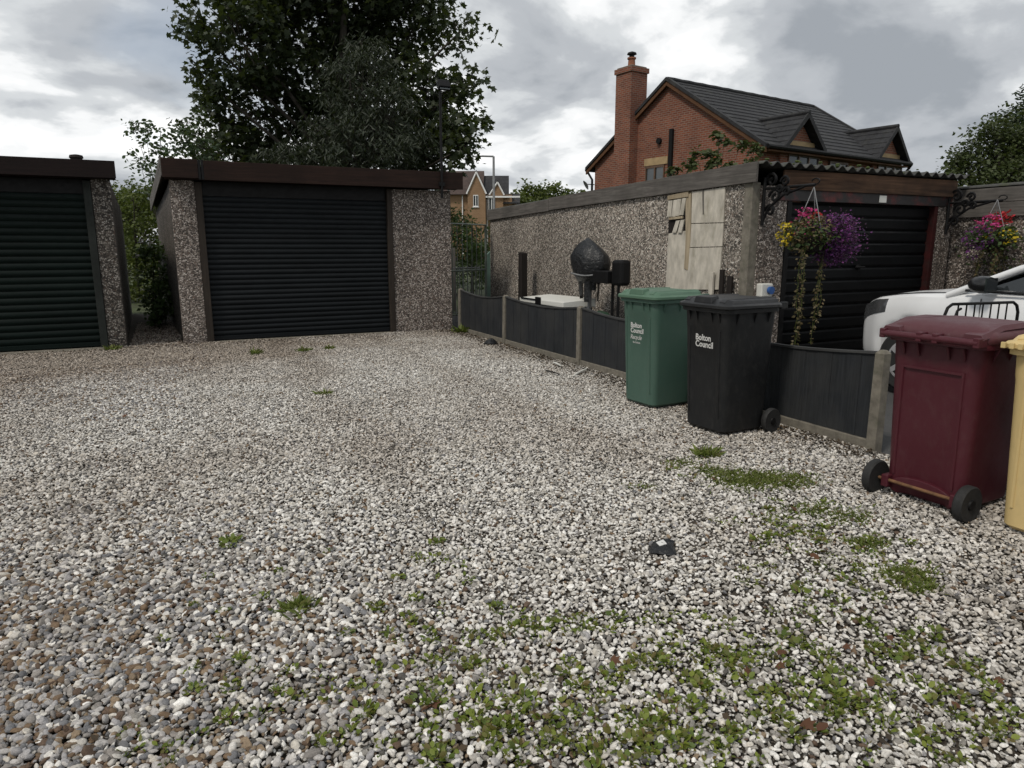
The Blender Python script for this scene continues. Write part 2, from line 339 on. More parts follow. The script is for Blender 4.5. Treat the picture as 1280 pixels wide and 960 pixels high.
M['petal_pink'] = m_leaf('pink_petals', [(0.42, 0.03, 0.16), (0.55, 0.06, 0.25), (0.48, 0.02, 0.10)], 0.25)
M['petal_red'] = m_leaf('red_petals', [(0.45, 0.02, 0.03), (0.55, 0.04, 0.06)], 0.25)
M['petal_yellow'] = m_leaf('yellow_petals', [(0.55, 0.40, 0.02), (0.65, 0.52, 0.05)], 0.25)
M['petal_white'] = m_leaf('white_petals', [(0.6, 0.58, 0.56), (0.7, 0.68, 0.66)], 0.25)
M['bark'] = m_wood('bark', (0.055, 0.048, 0.040), 'z', 0.5, 0.95, 25)

# ------------------------------------------------------------------ ground
def m_ground():
    t = NT('grass_and_soil'); n = t.noise(0.7, 8, 0.65)
    return t.fin(t.ramp(n, [(0.3, (0.035, 0.032, 0.018)), (0.5, (0.045, 0.06, 0.018)), (0.7, (0.06, 0.085, 0.025))]), 0.95, t.bump(t.noise(30, 5), 0.05, 0.7))
def m_bed():
    t = NT('fine_grit'); v = t.voro(150); s = t.n.new('ShaderNodeSeparateColor'); t.l.new(v.outputs['Color'], s.inputs[0])
    col = t.ramp(s.outputs[0], [(0.0, (0.012, 0.010, 0.008)), (0.45, (0.03, 0.026, 0.021)), (0.7, (0.08, 0.07, 0.06)), (0.88, (0.2, 0.185, 0.16))], 'CONSTANT')
    col = t.mix(t.ramp(t.noise(1.2, 6, 0.6), [(0.4, 0.75), (0.65, 0.25)]), col, (0.045, 0.037, 0.028))
    col = t.mix(t.ramp(t.noise(0.7, 7, 0.65, t.mapping(t.pos, loc=(3, 8, 0))), [(0.5, 0.0), (0.62, 0.6)]), col, (0.15, 0.125, 0.10))
    return t.fin(col, 0.9, t.bump(v.outputs['Distance'], 0.01, -1.0), spec=0.2)
def m_drive():
    t = NT('old_tarmac'); v = t.voro(120); s = t.n.new('ShaderNodeSeparateColor'); t.l.new(v.outputs['Color'], s.inputs[0])
    col = t.mix(0.5, t.ramp(s.outputs[0], [(0, 0.03), (1, 0.09)]), t.ramp(t.noise(2, 6), [(0.3, 0.035), (0.7, 0.07)]))
    return t.fin(col, 0.9, t.bump(v.outputs['Distance'], 0.006, -0.8))
def grid_sheet(name, x0, x1, y0, y1, nx, ny, z, mat, amp=0.0):
    xs = np.linspace(x0, x1, nx + 1); ys = np.linspace(y0, y1, ny + 1)
    vs = [(x, y, z + (amp * math.sin(x * 1.7 + y * 0.6) * math.sin(y * 1.3 - x * 0.4) if amp else 0)) for y in ys for x in xs]
    fs = [(j * (nx + 1) + i, j * (nx + 1) + i + 1, (j + 1) * (nx + 1) + i + 1, (j + 1) * (nx + 1) + i) for j in range(ny) for i in range(nx)]
    mb = MB(); mb.v = vs; mb.f = fs; return tag(mb.build(name, mat, smooth=60), kind='structure')
grid_sheet('ground', -900, 900, -900, 900, 6, 6, -0.03, m_ground())
grid_sheet('gravel_bed', -6.5, 4.62, -2.0, 12.6, 24, 30, 0.0, m_bed())
grid_sheet('path', -0.80, 0.12, 12.61, 17.6, 4, 20, 0.001, bpy.data.materials['fine_grit'])
grid_sheet('driveway', 4.63, 14.0, -2.0, 14.5, 20, 30, -0.012, m_drive())

# loose stones: one uncountable object, each stone real geometry instanced on a scatter of points
STEP = 0.0150
gx, gy = np.meshgrid(np.arange(-4.6, 4.60, STEP), np.arange(0.05, 15.5, STEP))
P = np.stack([gx.ravel(), gy.ravel()], 1) + rng.uniform(-0.5, 0.5, (gx.size, 2)) * STEP * 1.25
def vnoise(p, s, seed):
    r = np.random.default_rng(seed); T = r.random((64, 64)); q = p * s + 17.3
    i = np.floor(q).astype(int); f = q - i; f = f * f * (3 - 2 * f)
    a = T[i[:, 0] % 64, i[:, 1] % 64]; b = T[(i[:, 0] + 1) % 64, i[:, 1] % 64]; c = T[i[:, 0] % 64, (i[:, 1] + 1) % 64]; d = T[(i[:, 0] + 1) % 64, (i[:, 1] + 1) % 64]
    return (a * (1 - f[:, 0]) + b * f[:, 0]) * (1 - f[:, 1]) + (c * (1 - f[:, 0]) + d * f[:, 0]) * f[:, 1]
keep = (P[:, 0] < 4.56)
keep &= ~((P[:, 1] > 11.80) & ~((P[:, 0] > -0.62) & (P[:, 0] < 0.10)))
keep &= (P[:, 0] * 1.0 > -0.62 * P[:, 1] - 1.2) | (P[:, 1] < 1.0)       # nothing of the far left is in view
keep &= P[:, 0] > -4.4
keep &= (P[:, 1] < 12.0) | (rng.random(len(P)) < 0.55)
# a weedy, soiled area to the right and along the fence has fewer stones
soil = np.clip(1 - np.hypot((P[:, 0] - 2.6) / 1.2, (P[:, 1] - 2.0) / 1.5), 0, 1) * (vnoise(P, 2.2, 3) > 0.42)
edge = np.clip((P[:, 0] - 4.05) / 0.5, 0, 1) + np.clip((P[:, 1] - 10.7) / 1.1, 0, 1)
keep &= rng.random(len(P)) > np.clip(0.26 * soil + 0.40 * edge * (0.4 + vnoise(P, 3, 5)), 0, 0.7)
P = P[keep]; N = len(P)
brown = np.clip(1.0 - np.hypot((P[:, 0] + 0.7) / 1.9, (P[:, 1] - 2.4) / 2.6), 0, 1) + 0.35 * (vnoise(P, 0.8, 9) > 0.62) * (P[:, 0] < 0.4)
dirty = np.clip(0.35 * np.clip((P[:, 0] - 3.5) / 1.0, 0, 1) + 0.70 * np.clip((P[:, 1] - 8.0) / 3.2, 0, 1) + 0.55 * np.clip((1.0 - P[:, 0]) / 3.2, 0, 1) + 0.55 * (vnoise(P, 0.55, 21) - 0.5) + 0.4 * (vnoise(P, 2.3, 22) - 0.5), 0, 0.8)
white = np.array([[0.70, 0.675, 0.63], [0.80, 0.78, 0.735], [0.54, 0.515, 0.47], [0.39, 0.37, 0.335], [0.26, 0.245, 0.22], [0.62, 0.58, 0.51], [0.10, 0.094, 0.085]])
river = np.array([[0.17, 0.115, 0.070], [0.12, 0.080, 0.055], [0.26, 0.24, 0.22], [0.17, 0.17, 0.175], [0.46, 0.44, 0.42], [0.34, 0.33, 0.33], [0.24, 0.18, 0.12]])
c = white[rng.choice(7, N, p=[0.25, 0.16, 0.19, 0.14, 0.10, 0.11, 0.05])]
isr = rng.random(N) < np.clip(0.12 + 0.85 * brown, 0, 0.9)
c[isr] = river[rng.choice(7, int(isr.sum()), p=[0.11, 0.09, 0.19, 0.17, 0.18, 0.16, 0.10])]
c = c * rng.uniform(0.82, 1.12, (N, 1))
c = c * (1 - dirty[:, None]) + c * np.array([0.50, 0.43, 0.37]) * dirty[:, None]
track = np.exp(-((P[:, 0] - 1.15 - 0.03 * P[:, 1]) / 0.24) ** 2) + np.exp(-((P[:, 0] - 2.75 - 0.02 * P[:, 1]) / 0.24) ** 2)
track = np.clip(track, 0, 1) * np.clip((P[:, 1] - 2.5) / 3, 0, 1) * (0.4 + vnoise(P, 1.1, 41))
c = c * (1 - 0.09 * track[:, None] * np.array([0.8, 1.0, 1.2]))
size = (0.0042 + 0.0074 * rng.random(N) ** 1.6) * (1 - 0.12 * np.clip(track, 0, 1)) * (1 + 0.45 * np.clip(brown, 0, 1)) * (1.0 - 0.10 * (P[:, 1] > 6))
big = rng.random(N) < 0.03; size[big] *= 1.4
scl = np.stack([size * rng.uniform(1.05, 1.6, N), size * rng.uniform(0.8, 1.1, N), size * rng.uniform(0.45, 0.8, N)], 1)
rot = np.stack([rng.normal(0, 0.45, N), rng.normal(0, 0.45, N), rng.uniform(0, 2 * PI, N)], 1)
hgt = 0.0035 + scl[:, 2] * 0.4 + rng.random(N) ** 1.5 * 0.011 + 0.008 * vnoise(P, 4.0, 2)
co = np.column_stack([P, hgt])
me = bpy.data.meshes.new('gravel_points'); me.vertices.add(N); me.vertices.foreach_set('co', co.ravel())
for nm, ty, data in (('rot', 'FLOAT_VECTOR', rot), ('scl', 'FLOAT_VECTOR', scl)):
    a = me.attributes.new(nm, ty, 'POINT'); a.data.foreach_set('vector', data.astype(np.float32).ravel())
a = me.attributes.new('tint', 'FLOAT_COLOR', 'POINT'); a.data.foreach_set('color', np.column_stack([c, np.ones(N)]).astype(np.float32).ravel())
a = me.attributes.new('pick', 'INT', 'POINT'); a.data.foreach_set('value', rng.integers(0, 6, N).astype(np.int32))
def m_stone():
    t = NT('limestone_chipping'); at = t.n.new('ShaderNodeAttribute'); at.attribute_type = 'INSTANCER'; at.attribute_name = 'tint'
    n = t.noise(160, 4, 0.6)
    col = t.mix(1.0, at.outputs['Color'], t.ramp(n, [(0.3, 0.66), (0.65, 1.1)]), 'MULTIPLY')
    return t.fin(col, 0.7, t.bump(n, 0.002, 0.5), spec=0.3)
M['stone'] = m_stone()
ng = bpy.data.node_groups.new('stone_scatter', 'GeometryNodeTree')
ng.interface.new_socket('Geometry', in_out='INPUT', socket_type='NodeSocketGeometry'); ng.interface.new_socket('Geometry', in_out='OUTPUT', socket_type='NodeSocketGeometry')
gi = ng.nodes.new('NodeGroupInput'); go = ng.nodes.new('NodeGroupOutput'); L = ng.links.new
jn = ng.nodes.new('GeometryNodeJoinGeometry')
for k in range(6):
    ico = ng.nodes.new('GeometryNodeMeshIcoSphere'); ico.inputs['Radius'].default_value = 1.0; ico.inputs['Subdivisions'].default_value = 2
    ns = ng.nodes.new('ShaderNodeTexNoise'); ns.noise_dimensions = '4D'; ns.inputs['W'].default_value = 3.7 * k; ns.inputs['Scale'].default_value = 0.95; ns.inputs['Detail'].default_value = 1.5
    sb = ng.nodes.new('ShaderNodeVectorMath'); sb.operation = 'SUBTRACT'; sb.inputs[1].default_value = (0.5, 0.5, 0.5)
    sc_ = ng.nodes.new('ShaderNodeVectorMath'); sc_.operation = 'SCALE'; sc_.inputs['Scale'].default_value = 1.35
    sp = ng.nodes.new('GeometryNodeSetPosition'); L(ns.outputs['Color'], sb.inputs[0]); L(sb.outputs[0], sc_.inputs[0])
    L(ico.outputs['Mesh'], sp.inputs['Geometry']); L(sc_.outputs[0], sp.inputs['Offset'])
    ss = ng.nodes.new('GeometryNodeSetShadeSmooth'); ss.inputs['Shade Smooth'].default_value = (k % 3 == 0); L(sp.outputs[0], ss.inputs[0])
    sm = ng.nodes.new('GeometryNodeSetMaterial'); sm.inputs['Material'].default_value = M['stone']; L(ss.outputs[0], sm.inputs['Geometry'])
    g2 = ng.nodes.new('GeometryNodeGeometryToInstance'); L(sm.outputs[0], g2.inputs[0]); L(g2.outputs[0], jn.inputs[0])
iop = ng.nodes.new('GeometryNodeInstanceOnPoints'); iop.inputs['Pick Instance'].default_value = True
L(gi.outputs[0], iop.inputs['Points']); L(jn.outputs[0], iop.inputs['Instance'])
def nattr(name, ty):
    n = ng.nodes.new('GeometryNodeInputNamedAttribute'); n.data_type = ty; n.inputs['Name'].default_value = name; return n.outputs['Attribute']
L(nattr('pick', 'INT'), iop.inputs['Instance Index']); L(nattr('scl', 'FLOAT_VECTOR'), iop.inputs['Scale'])
e2r = ng.nodes.new('FunctionNodeEulerToRotation'); L(nattr('rot', 'FLOAT_VECTOR'), e2r.inputs[0]); L(e2r.outputs[0], iop.inputs['Rotation'])
L(iop.outputs[0], go.inputs[0])
gravel = link('gravel', me, M['stone']); gm = gravel.modifiers.new('scatter', 'NODES'); gm.node_group = ng
tag(gravel, 'loose pale limestone gravel with brown pebbles covering the yard', 'gravel', kind='stuff')

# ------------------------------------------------------------------ garages
def slat_mesh(name, w, h, d=0.016, n=5):
    ring = [(0, 0)] + [(-d * math.sin(PI * k / n) ** 0.8 if 0 < k < n else -0.002, h * 0.90 * k / n) for k in range(n + 1)] + [(0, h * 0.9)]
    poly = [(-w / 2, p[0], p[1]) for p in ring]; poly2 = [(w / 2, p[0], p[1]) for p in ring]
    return MB().loft([poly, poly2]).mesh(name, 50)
def roller_door(parent, x0, x1, z0, z1, y, n, mat):
    h = (z1 - z0 - 0.08) / n; me = slat_mesh('slat', x1 - x0, h)
    for k in range(n):
        link('slat', me, mat, parent, ((x0 + x1) / 2, y + random.uniform(-0.001, 0.001), z0 + 0.08 + k * h + random.uniform(-0.0015, 0.0015)), (random.uniform(-0.04, 0.04), random.uniform(-0.0012, 0.0012), 0))
    bx('bottom_rail', x0, x1, y - 0.025, y + 0.01, z0 + 0.012, z0 + 0.075, mat, parent, 0.004)
    bx('door_lining', x0 - 0.02, x1 + 0.02, y + 0.012, y + 0.04, z0, z1 + 0.05, mat, parent)
def quad_wall(name, a, b, t, z0, za, zb, mat, parent):      # upright slab from a to b (ground points), its top sloping from za to zb
    a = Vector((*a, 0)); b = Vector((*b, 0)); d = (b - a).normalized(); n = Vector((-d.y, d.x, 0)) * t
    vs = [a + Vector((0, 0, z0)), b + Vector((0, 0, z0)), b + Vector((0, 0, zb)), a + Vector((0, 0, za))]
    vs += [v + n for v in vs]
    return MB().add(vs, [(0, 1, 2, 3), (7, 6, 5, 4), (0, 4, 5, 1), (1, 5, 6, 2), (2, 6, 7, 3), (3, 7, 4, 0)]).build(name, mat, parent, bevel=0.006)
def corrugated(name, x0, x1, y0, y1, z0, z1, mat, parent, amp=0.026, wl=0.17, th=0.010, skew=0.0):
    n = int((x1 - x0) / wl * 8); rows = []
    for off in (0, -th):
        for y, z in ((y0, z0), (y1, z1)):
            rows.append([(x0 + (x1 - x0) * i / n + (skew if y == y1 else 0) * (1 - i / n), y, z + off + amp * math.sin(2 * PI * (x1 - x0) * i / n / wl)) for i in range(n + 1)])
    m = n + 1; vs = rows[0] + rows[1] + rows[2] + rows[3]; fs = []
    for i in range(n):
        fs += [(i, i + 1, m + i + 1, m + i), (2 * m + i + 1, 2 * m + i, 3 * m + i, 3 * m + i + 1), (i + 1, i, 2 * m + i, 2 * m + i + 1), (m + i, m + i + 1, 3 * m + i + 1, 3 * m + i)]
    fs += [(0, m, 3 * m, 2 * m), (n, 2 * m + n, 3 * m + n, m + n)]
    return MB().add(vs, fs).build(name, mat, parent, smooth=50)

# --- garage with the charcoal roller door
gA = empty('garage', (0, 0, 0), 0, 'pebbledash garage with charcoal roller door and brown fascia, below the big tree', 'garage')
YA = 11.84
bx('pier', 0.12, 0.462, YA, YA + 0.12, -0.02, 2.46, M['pebble'], gA, 0.008)
bx('pier', 3.512, 4.57, YA, YA + 0.12, -0.02, 2.44, M['pebble'], gA, 0.008)
quad_wall('side_wall', (-0.13, 17.6), (0.135, YA + 0.122), 0.11, -0.02, 2.24, 2.46, M['pebble_dark'], gA)  # darker pebbledash: shade of the narrow gap is put into its colour
quad_wall('side_wall', (4.565, YA + 0.122), (4.565, 17.6), 0.11, -0.02, 2.44, 2.24, M['pebble'], gA)
bx('back_wall', 0.0, 4.45, 17.4, 17.52, -0.02, 2.2, M['pebble'], gA)
bx('door_jamb', 0.465, 0.56, YA - 0.015, YA + 0.12, 0, 2.44, M['frame_brown'], gA, 0.005)
bx('door_jamb', 3.42, 3.51, YA - 0.015, YA + 0.12, 0, 2.44, M['frame_brown'], gA, 0.005)
bx('lintel', 0.563, 3.417, YA + 0.06, YA + 0.11, 2.24, 2.46, M['black_metal'], gA, 0.005)  # black puts the deep shadow under the soffit into the colour
roller_door(gA, 0.563, 3.417, 0.02, 2.24, YA + 0.07, 27, M['slat_black'])
bx('threshold', 0.47, 3.5, YA - 0.10, YA + 0.11, -0.02, 0.018, M['concrete'], gA, 0.006)
bx('fascia', 0.035, 0.52, YA - 0.20, YA - 0.165, 2.475, 2.745, M['fascia_brown'], gA, 0.004)
bx('fascia', 0.60, 4.73, YA - 0.20, YA - 0.165, 2.455, 2.735, M['fascia_brown'], gA, 0.004)
bx('strap', 0.523, 0.555, YA - 0.196, YA - 0.16, 2.46, 2.74, M['black_metal'], gA)
bx('strap', 0.565, 0.597, YA - 0.196, YA - 0.16, 2.46, 2.74, M['black_metal'], gA)
bx('soffit', 0.05, 4.70, YA - 0.162, YA + 0.11, 2.465, 2.485, M['fascia_brown'], gA)
corrugated('roof_sheet', 0.02, 4.72, YA - 0.155, 17.75, 2.66, 2.36, M['cement_sheet'], gA, 0.025, 0.15, skew=-0.25)
MB().add([(0.025, YA - 0.19, 2.76), (0.05, YA - 0.19, 2.76), (0.05, YA - 0.19, 2.50), (0.025, YA - 0.19, 2.50), (-0.235, 17.7, 2.50), (-0.21, 17.7, 2.50), (-0.21, 17.7, 2.24), (-0.235, 17.7, 2.24)],
         [(0, 1, 2, 3), (4, 7, 6, 5), (0, 4, 5, 1), (1, 5, 6, 2), (2, 6, 7, 3), (3, 7, 4, 0)]).build('barge_board', M['wood_grey_y'], gA)
# --- floodlight on its pole
fl = empty('floodlight_pole', (4.33, YA - 0.14, 2.0), 0, 'slim black floodlight pole fixed to the brown garage fascia', 'floodlight')
MB().tube([(0, -0.085, 0.30), (0, -0.085, 2.02)], 0.022, 10).build('pole', M['black_metal'], fl, 40)
bx('bracket', -0.05, 0.05, -0.105, -0.058, 0.50, 0.56, M['black_metal'], fl)
hd = MB().box((0.05, -0.12, 2.12), (0.20, 0.10, 0.15), (R(-35), 0, 0)).build('lamp_head', M['black_metal'], fl, bevel=0.01)
MB().box((0.05, -0.163, 2.090), (0.17, 0.012, 0.12), (R(-35), 0, 0)).build('lens', M['pane'], hd)

# --- garage with the dark green roller door
gB = empty('garage', (0, 0, 0), 0, 'garage with dark green roller door and maroon fascia beside the narrow gap', 'garage')
YB = 11.80
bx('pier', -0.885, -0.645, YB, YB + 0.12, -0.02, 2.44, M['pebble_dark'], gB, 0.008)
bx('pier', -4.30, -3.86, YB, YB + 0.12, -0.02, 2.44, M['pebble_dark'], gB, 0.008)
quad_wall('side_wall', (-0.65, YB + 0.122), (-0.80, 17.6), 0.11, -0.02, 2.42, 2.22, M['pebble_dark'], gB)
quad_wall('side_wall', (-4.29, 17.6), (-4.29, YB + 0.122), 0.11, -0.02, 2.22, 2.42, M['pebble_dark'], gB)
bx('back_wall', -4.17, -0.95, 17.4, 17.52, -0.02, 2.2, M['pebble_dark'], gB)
bx('door_jamb', -0.985, -0.888, YB - 0.015, YB + 0.12, 0, 2.40, M['frame_green'], gB, 0.005)
bx('door_jamb', -3.855, -3.76, YB - 0.015, YB + 0.12, 0, 2.40, M['frame_green'], gB, 0.005)
bx('lintel', -3.757, -0.988, YB + 0.06, YB + 0.11, 2.22, 2.42, M['black_metal'], gB, 0.005)
roller_door(gB, -3.757, -0.988, 0.03, 2.22, YB + 0.07, 22, M['slat_green'])
bx('threshold', -3.85, -0.89, YB - 0.12, YB + 0.11, -0.02, 0.026, M['concrete'], gB, 0.006)
bx('fascia', -4.40, -0.55, YB - 0.20, YB - 0.165, 2.43, 2.665, M['fascia_maroon'], gB, 0.004)
bx('soffit', -4.38, -0.57, YB - 0.162, YB + 0.11, 2.425, 2.445, M['fascia_maroon'], gB)
corrugated('roof_sheet', -4.40, -0.82, YB - 0.155, 17.75, 2.61, 2.34, M['cement_sheet'], gB, 0.025, 0.15)
MB().lathe([(0.075, 2.60), (0.075, 2.69), (0.09, 2.70), (0.08, 2.735), (0.03, 2.745)], (-1.02, YB - 0.02, 0), 14).build('roof_cap', M['wood_dark'], gB, 40)

# --- garage with the black up-and-over door
gC = empty('garage', (0, 0, 0), 0, 'pebbledash garage with black up-and-over door and corrugated roof behind the low fence', 'garage')
XC, YC = 5.90, 6.0
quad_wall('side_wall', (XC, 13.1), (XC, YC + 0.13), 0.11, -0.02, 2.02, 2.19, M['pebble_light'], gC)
bx('corner_post', XC - 0.008, XC + 0.11, YC + 0.002, YC + 0.127, -0.02, 2.19, M['concrete'], gC, 0.006)
bx('pier', XC + 0.113, 6.43, YC, YC + 0.11, -0.02, 2.16, M['pebble'], gC, 0.006)
bx('pier', 9.14, 9.46, YC, YC + 0.11, -0.02, 2.16, M['pebble'], gC, 0.006)
quad_wall('side_wall', (9.455, YC + 0.113), (9.455, 13.1), 0.11, -0.02, 2.18, 2.0, M['pebble'], gC)
bx('back_wall', 6.02, 9.34, 12.95, 13.06, -0.02, 1.98, M['pebble'], gC)
bx('door_jamb', 6.433, 6.50, YC - 0.01, YC + 0.10, 0, 2.0, M['black_metal'], gC, 0.004)
bx('door_jamb', 9.07, 9.137, YC - 0.012, YC + 0.10, 0, 2.0, M['red_paint'], gC, 0.004)
bx('lintel', 6.30, 9.40, YC - 0.02, YC + 0.09, 2.003, 2.135, M['red_black'], gC, 0.004)
bx('lintel_board', 6.30, 9.42, YC - 0.05, YC - 0.023, 2.125, 2.335, M['wood_tan'], gC, 0.004)
for (x, w, hh) in ((7.95, 0.13, 0.085),): bx('name_plate', x, x + w, YC - 0.030, YC - 0.021, 2.02, 2.02 + hh, M['white_plastic'], gC, 0.003)
ndp = 13; dz = 1.97 / ndp
dm = MB().loft([[(-1.283, 0.02, 0.006), (-1.283, -0.004, 0.012), (-1.283, -0.012, 0.03), (-1.283, -0.012, dz - 0.03), (-1.283, -0.004, dz - 0.012), (-1.283, 0.02, dz - 0.006)],
               [(1.283, 0.02, 0.006), (1.283, -0.004, 0.012), (1.283, -0.012, 0.03), (1.283, -0.012, dz - 0.03), (1.283, -0.004, dz - 0.012), (1.283, 0.02, dz - 0.006)]]).mesh('door_panel')
for k in range(ndp): link('door_panel', dm, M['door_black'], gC, (7.785, YC + 0.075, 0.02 + k * dz))
bx('door_lining', 6.50, 9.07, YC + 0.09, YC + 0.12, 0.01, 2.0, M['door_black'], gC)
hnd = MB().tube([(7.70, YC + 0.02, 1.235), (7.86, YC + 0.02, 1.235)], 0.012, 8).lathe([(0.03, 0), (0.03, 0.05), (0.018, 0.055)], (7.78, YC + 0.03, 1.235), 12, 'y').build('door_handle', M['black_metal'], gC, 40)
def slope_board(name, y0, y1, z0, z1, h0, h1, x0, x1, mat, par):
    vs = [(x, y, z) for x in (x0, x1) for (y, z) in ((y0, z0), (y1, z1), (y1, z1 + h1), (y0, z0 + h0))]
    return MB().add(vs, [(0, 1, 2, 3), (7, 6, 5, 4), (0, 4, 5, 1), (1, 5, 6, 2), (2, 6, 7, 3), (3, 7, 4, 0)]).build(name, mat, par, bevel=0.003)
slope_board('fascia', 5.93, 10.60, 2.185, 2.085, 0.215, 0.20, XC - 0.045, XC - 0.012, M['wood_grey_y'], gC)
slope_board('fascia', 10.62, 13.16, 2.075, 1.995, 0.185, 0.19, XC - 0.040, XC - 0.010, M['wood_grey_y'], gC)
corrugated('roof_sheet', XC - 0.005, 9.52, YC - 0.13, 13.2, 2.385, 2.19, M['cement_sheet'], gC)
mo = MB()
for k in range(26):
    x = XC + 0.05 + 3.5 * random.random() ** 1.0; s = random.uniform(0.012, 0.030)
    mo.lathe([(s * 0.9, -s * 0.2), (s * 1.1, s * 0.25), (s * 0.6, s * 0.7)], (x, YC - 0.115 + random.uniform(0, 0.05), 2.398 + 0.026 * math.sin(2 * PI * (x - XC) / 0.17)), 7)
mo.build('moss', M['leaf_hedge'], gC, 60)['kind'] = 'stuff'
# boarded-up window on the side wall: bleached sheets, battens and split slats
bp = empty('boarded_panel', (0, 0, 0)); bp.parent = gC
def wall_board(name, pix, x0, x1, mat, par):
    pts = [onx(px, py, XC - 0.01) for px, py in pix]; n = len(pts)
    vs = [(XC - x0, p.y, p.z) for p in pts] + [(XC - x1, p.y, p.z) for p in pts]
    return MB().add(vs, [tuple(range(n)), tuple(range(2 * n - 1, n - 1, -1))] + [(k, k + n, (k + 1) % n + n, (k + 1) % n) for k in range(n)]).build(name, mat, par, bevel=0.002)
wall_board('sheet', [(836, 292), (860, 288), (860, 362), (832, 362)], 0.003, 0.016, M['plywood'], bp)
wall_board('dark_void', [(836, 249), (860, 244), (860, 294), (835, 294)], -0.02, 0.008, M['wood_dark'], bp)  # dark sheet added to paint the shaded void behind the slats
wall_board('sheet', [(866, 240), (907, 234), (905, 278), (865, 279)], 0.003, 0.022, M['plywood'], bp)
wall_board('sheet', [(865, 280), (905, 279), (903, 308), (863, 309)], 0.003, 0.020, M['plywood'], bp)
wall_board('sheet', [(863, 310), (903, 309), (899, 362), (858, 362)], 0.003, 0.023, M['plywood'], bp)
wall_board('batten', [(858, 248), (865, 240), (864, 300), (861, 338), (856, 336), (858, 300)], 0.003, 0.024, M['plywood_tan'], bp)
wall_board('batten', [(836, 245), (862, 239), (862, 246), (836, 250)], 0.003, 0.034, M['plywood_tan'], bp)
wall_board('batten', [(838, 272), (855, 270), (855, 273), (838, 275)], 0.017, 0.036, M['plywood_tan'], bp)
for (a, b) in (((838, 251), (836, 271)), ((844, 250), (841, 271)), ((849, 249), (846, 270)), ((855, 248), (851, 269)), ((847, 276), (842, 291)), ((853, 275), (849, 291))):
    wall_board('slat', [(a[0] - 0.2, a[1]), (a[0] + 4.6, a[1] - 0.5), (b[0] + 4.6, b[1]), (b[0] - 0.2, b[1])], 0.018, 0.030 + random.random() * 0.01, M['plywood'], bp)
wall_board('crack_strip', [(879, 236), (881, 236), (881, 268), (879.5, 268)], 0.0225, 0.0265, M['wood_grey_z'], bp)
# --- neighbouring garage, seen by its side wall and two grey boards
gD = empty('garage', (0, 0, 0), 0, 'low pebbledash garage with two weathered grey boards behind the white car', 'garage')
quad_wall('side_wall', (9.62, 8.6), (9.62, 3.0), 0.11, -0.02, 2.1, 2.1, M['pebble'], gD)
quad_wall('front_wall', (9.74, 3.0), (12.6, 3.0), 0.11, -0.02, 2.1, 2.1, M['pebble'], gD)
slope_board('fascia', 2.9, 8.7, 2.055, 2.035, 0.185, 0.17, 9.575, 9.605, M['wood_grey_y'], gD)
slope_board('fascia', 2.9, 8.7, 1.875, 1.855, 0.176, 0.176, 9.580, 9.612, M['wood_grey_y'], gD)
corrugated('roof_sheet', 9.60, 12.7, 2.85, 8.75, 2.27, 2.23, M['cement_sheet'], gD)

# ------------------------------------------------------------------ low fence
FX = 4.60
fence = empty('garden_fence', (FX, 3.3, 0), 0, 'low charcoal board fence with dipped tops and concrete posts along the gravel', 'fence')
posts = [3.30, 5.42, 7.46, 9.66, 11.50]
def fobj(o):
    return o
for i, y in enumerate(posts):
    tilt = random.uniform(-0.012, 0.012)
    MB().loft([[(-0.042, -0.04, -0.05), (0.042, -0.04, -0.05), (0.042, 0.04, -0.05), (-0.042, 0.04, -0.05)],
               [(-0.04, -0.038, 0.735), (0.04, -0.038, 0.735), (0.04, 0.038, 0.735), (-0.04, 0.038, 0.735)],
               [(-0.02, -0.02, 0.76), (0.02, -0.02, 0.76), (0.02, 0.02, 0.76), (-0.02, 0.02, 0.76)]]).build('post', M['concrete'], fence, bevel=0.006, loc=(0, y - 3.3, 0), rot=(tilt, tilt * 0.6, 0))
for i in range(4):
    y0, y1 = posts[i] + 0.043 - 3.3, posts[i + 1] - 0.043 - 3.3
    pan = bx('fence_panel', 0.008, 0.03, y0, y1, 0.22, 0.27, M['fence'], fence)       # back rail
    n = max(8, int(round((y1 - y0) / 0.128))); w = (y1 - y0) / n
    top = lambda t: 0.725 - 0.062 * math.sin(PI * t)
    for k in range(n):
        a, b = k / n, (k + 1) / n; off = 0.0032 if k % 2 else 0.0
        ya, yb = y0 + k * w - 0.006, y0 + (k + 1) * w + 0.006
        poly = [(max(ya, y0), 0.085), (min(yb, y1), 0.085), (min(yb, y1), top(b)), (max(ya, y0), top(a))]
        MB().prism(poly, -0.010 - off, 0.0 - off, 'x').build('board', M['fence'], pan)
    cp = MB(); cp.loft([[(-0.026, y0 + (y1 - y0) * t, top(t) + 0.002), (0.018, y0 + (y1 - y0) * t, top(t) + 0.002), (0.018, y0 + (y1 - y0) * t, top(t) + 0.020), (-0.026, y0 + (y1 - y0) * t, top(t) + 0.020)] for t in np.linspace(0, 1, 15)])
    cp.build('capping', M['cap'], pan)
    bx('gravel_board', -0.03, 0.012, y0, y1, -0.02, 0.082, M['concrete'], fence, 0.006)

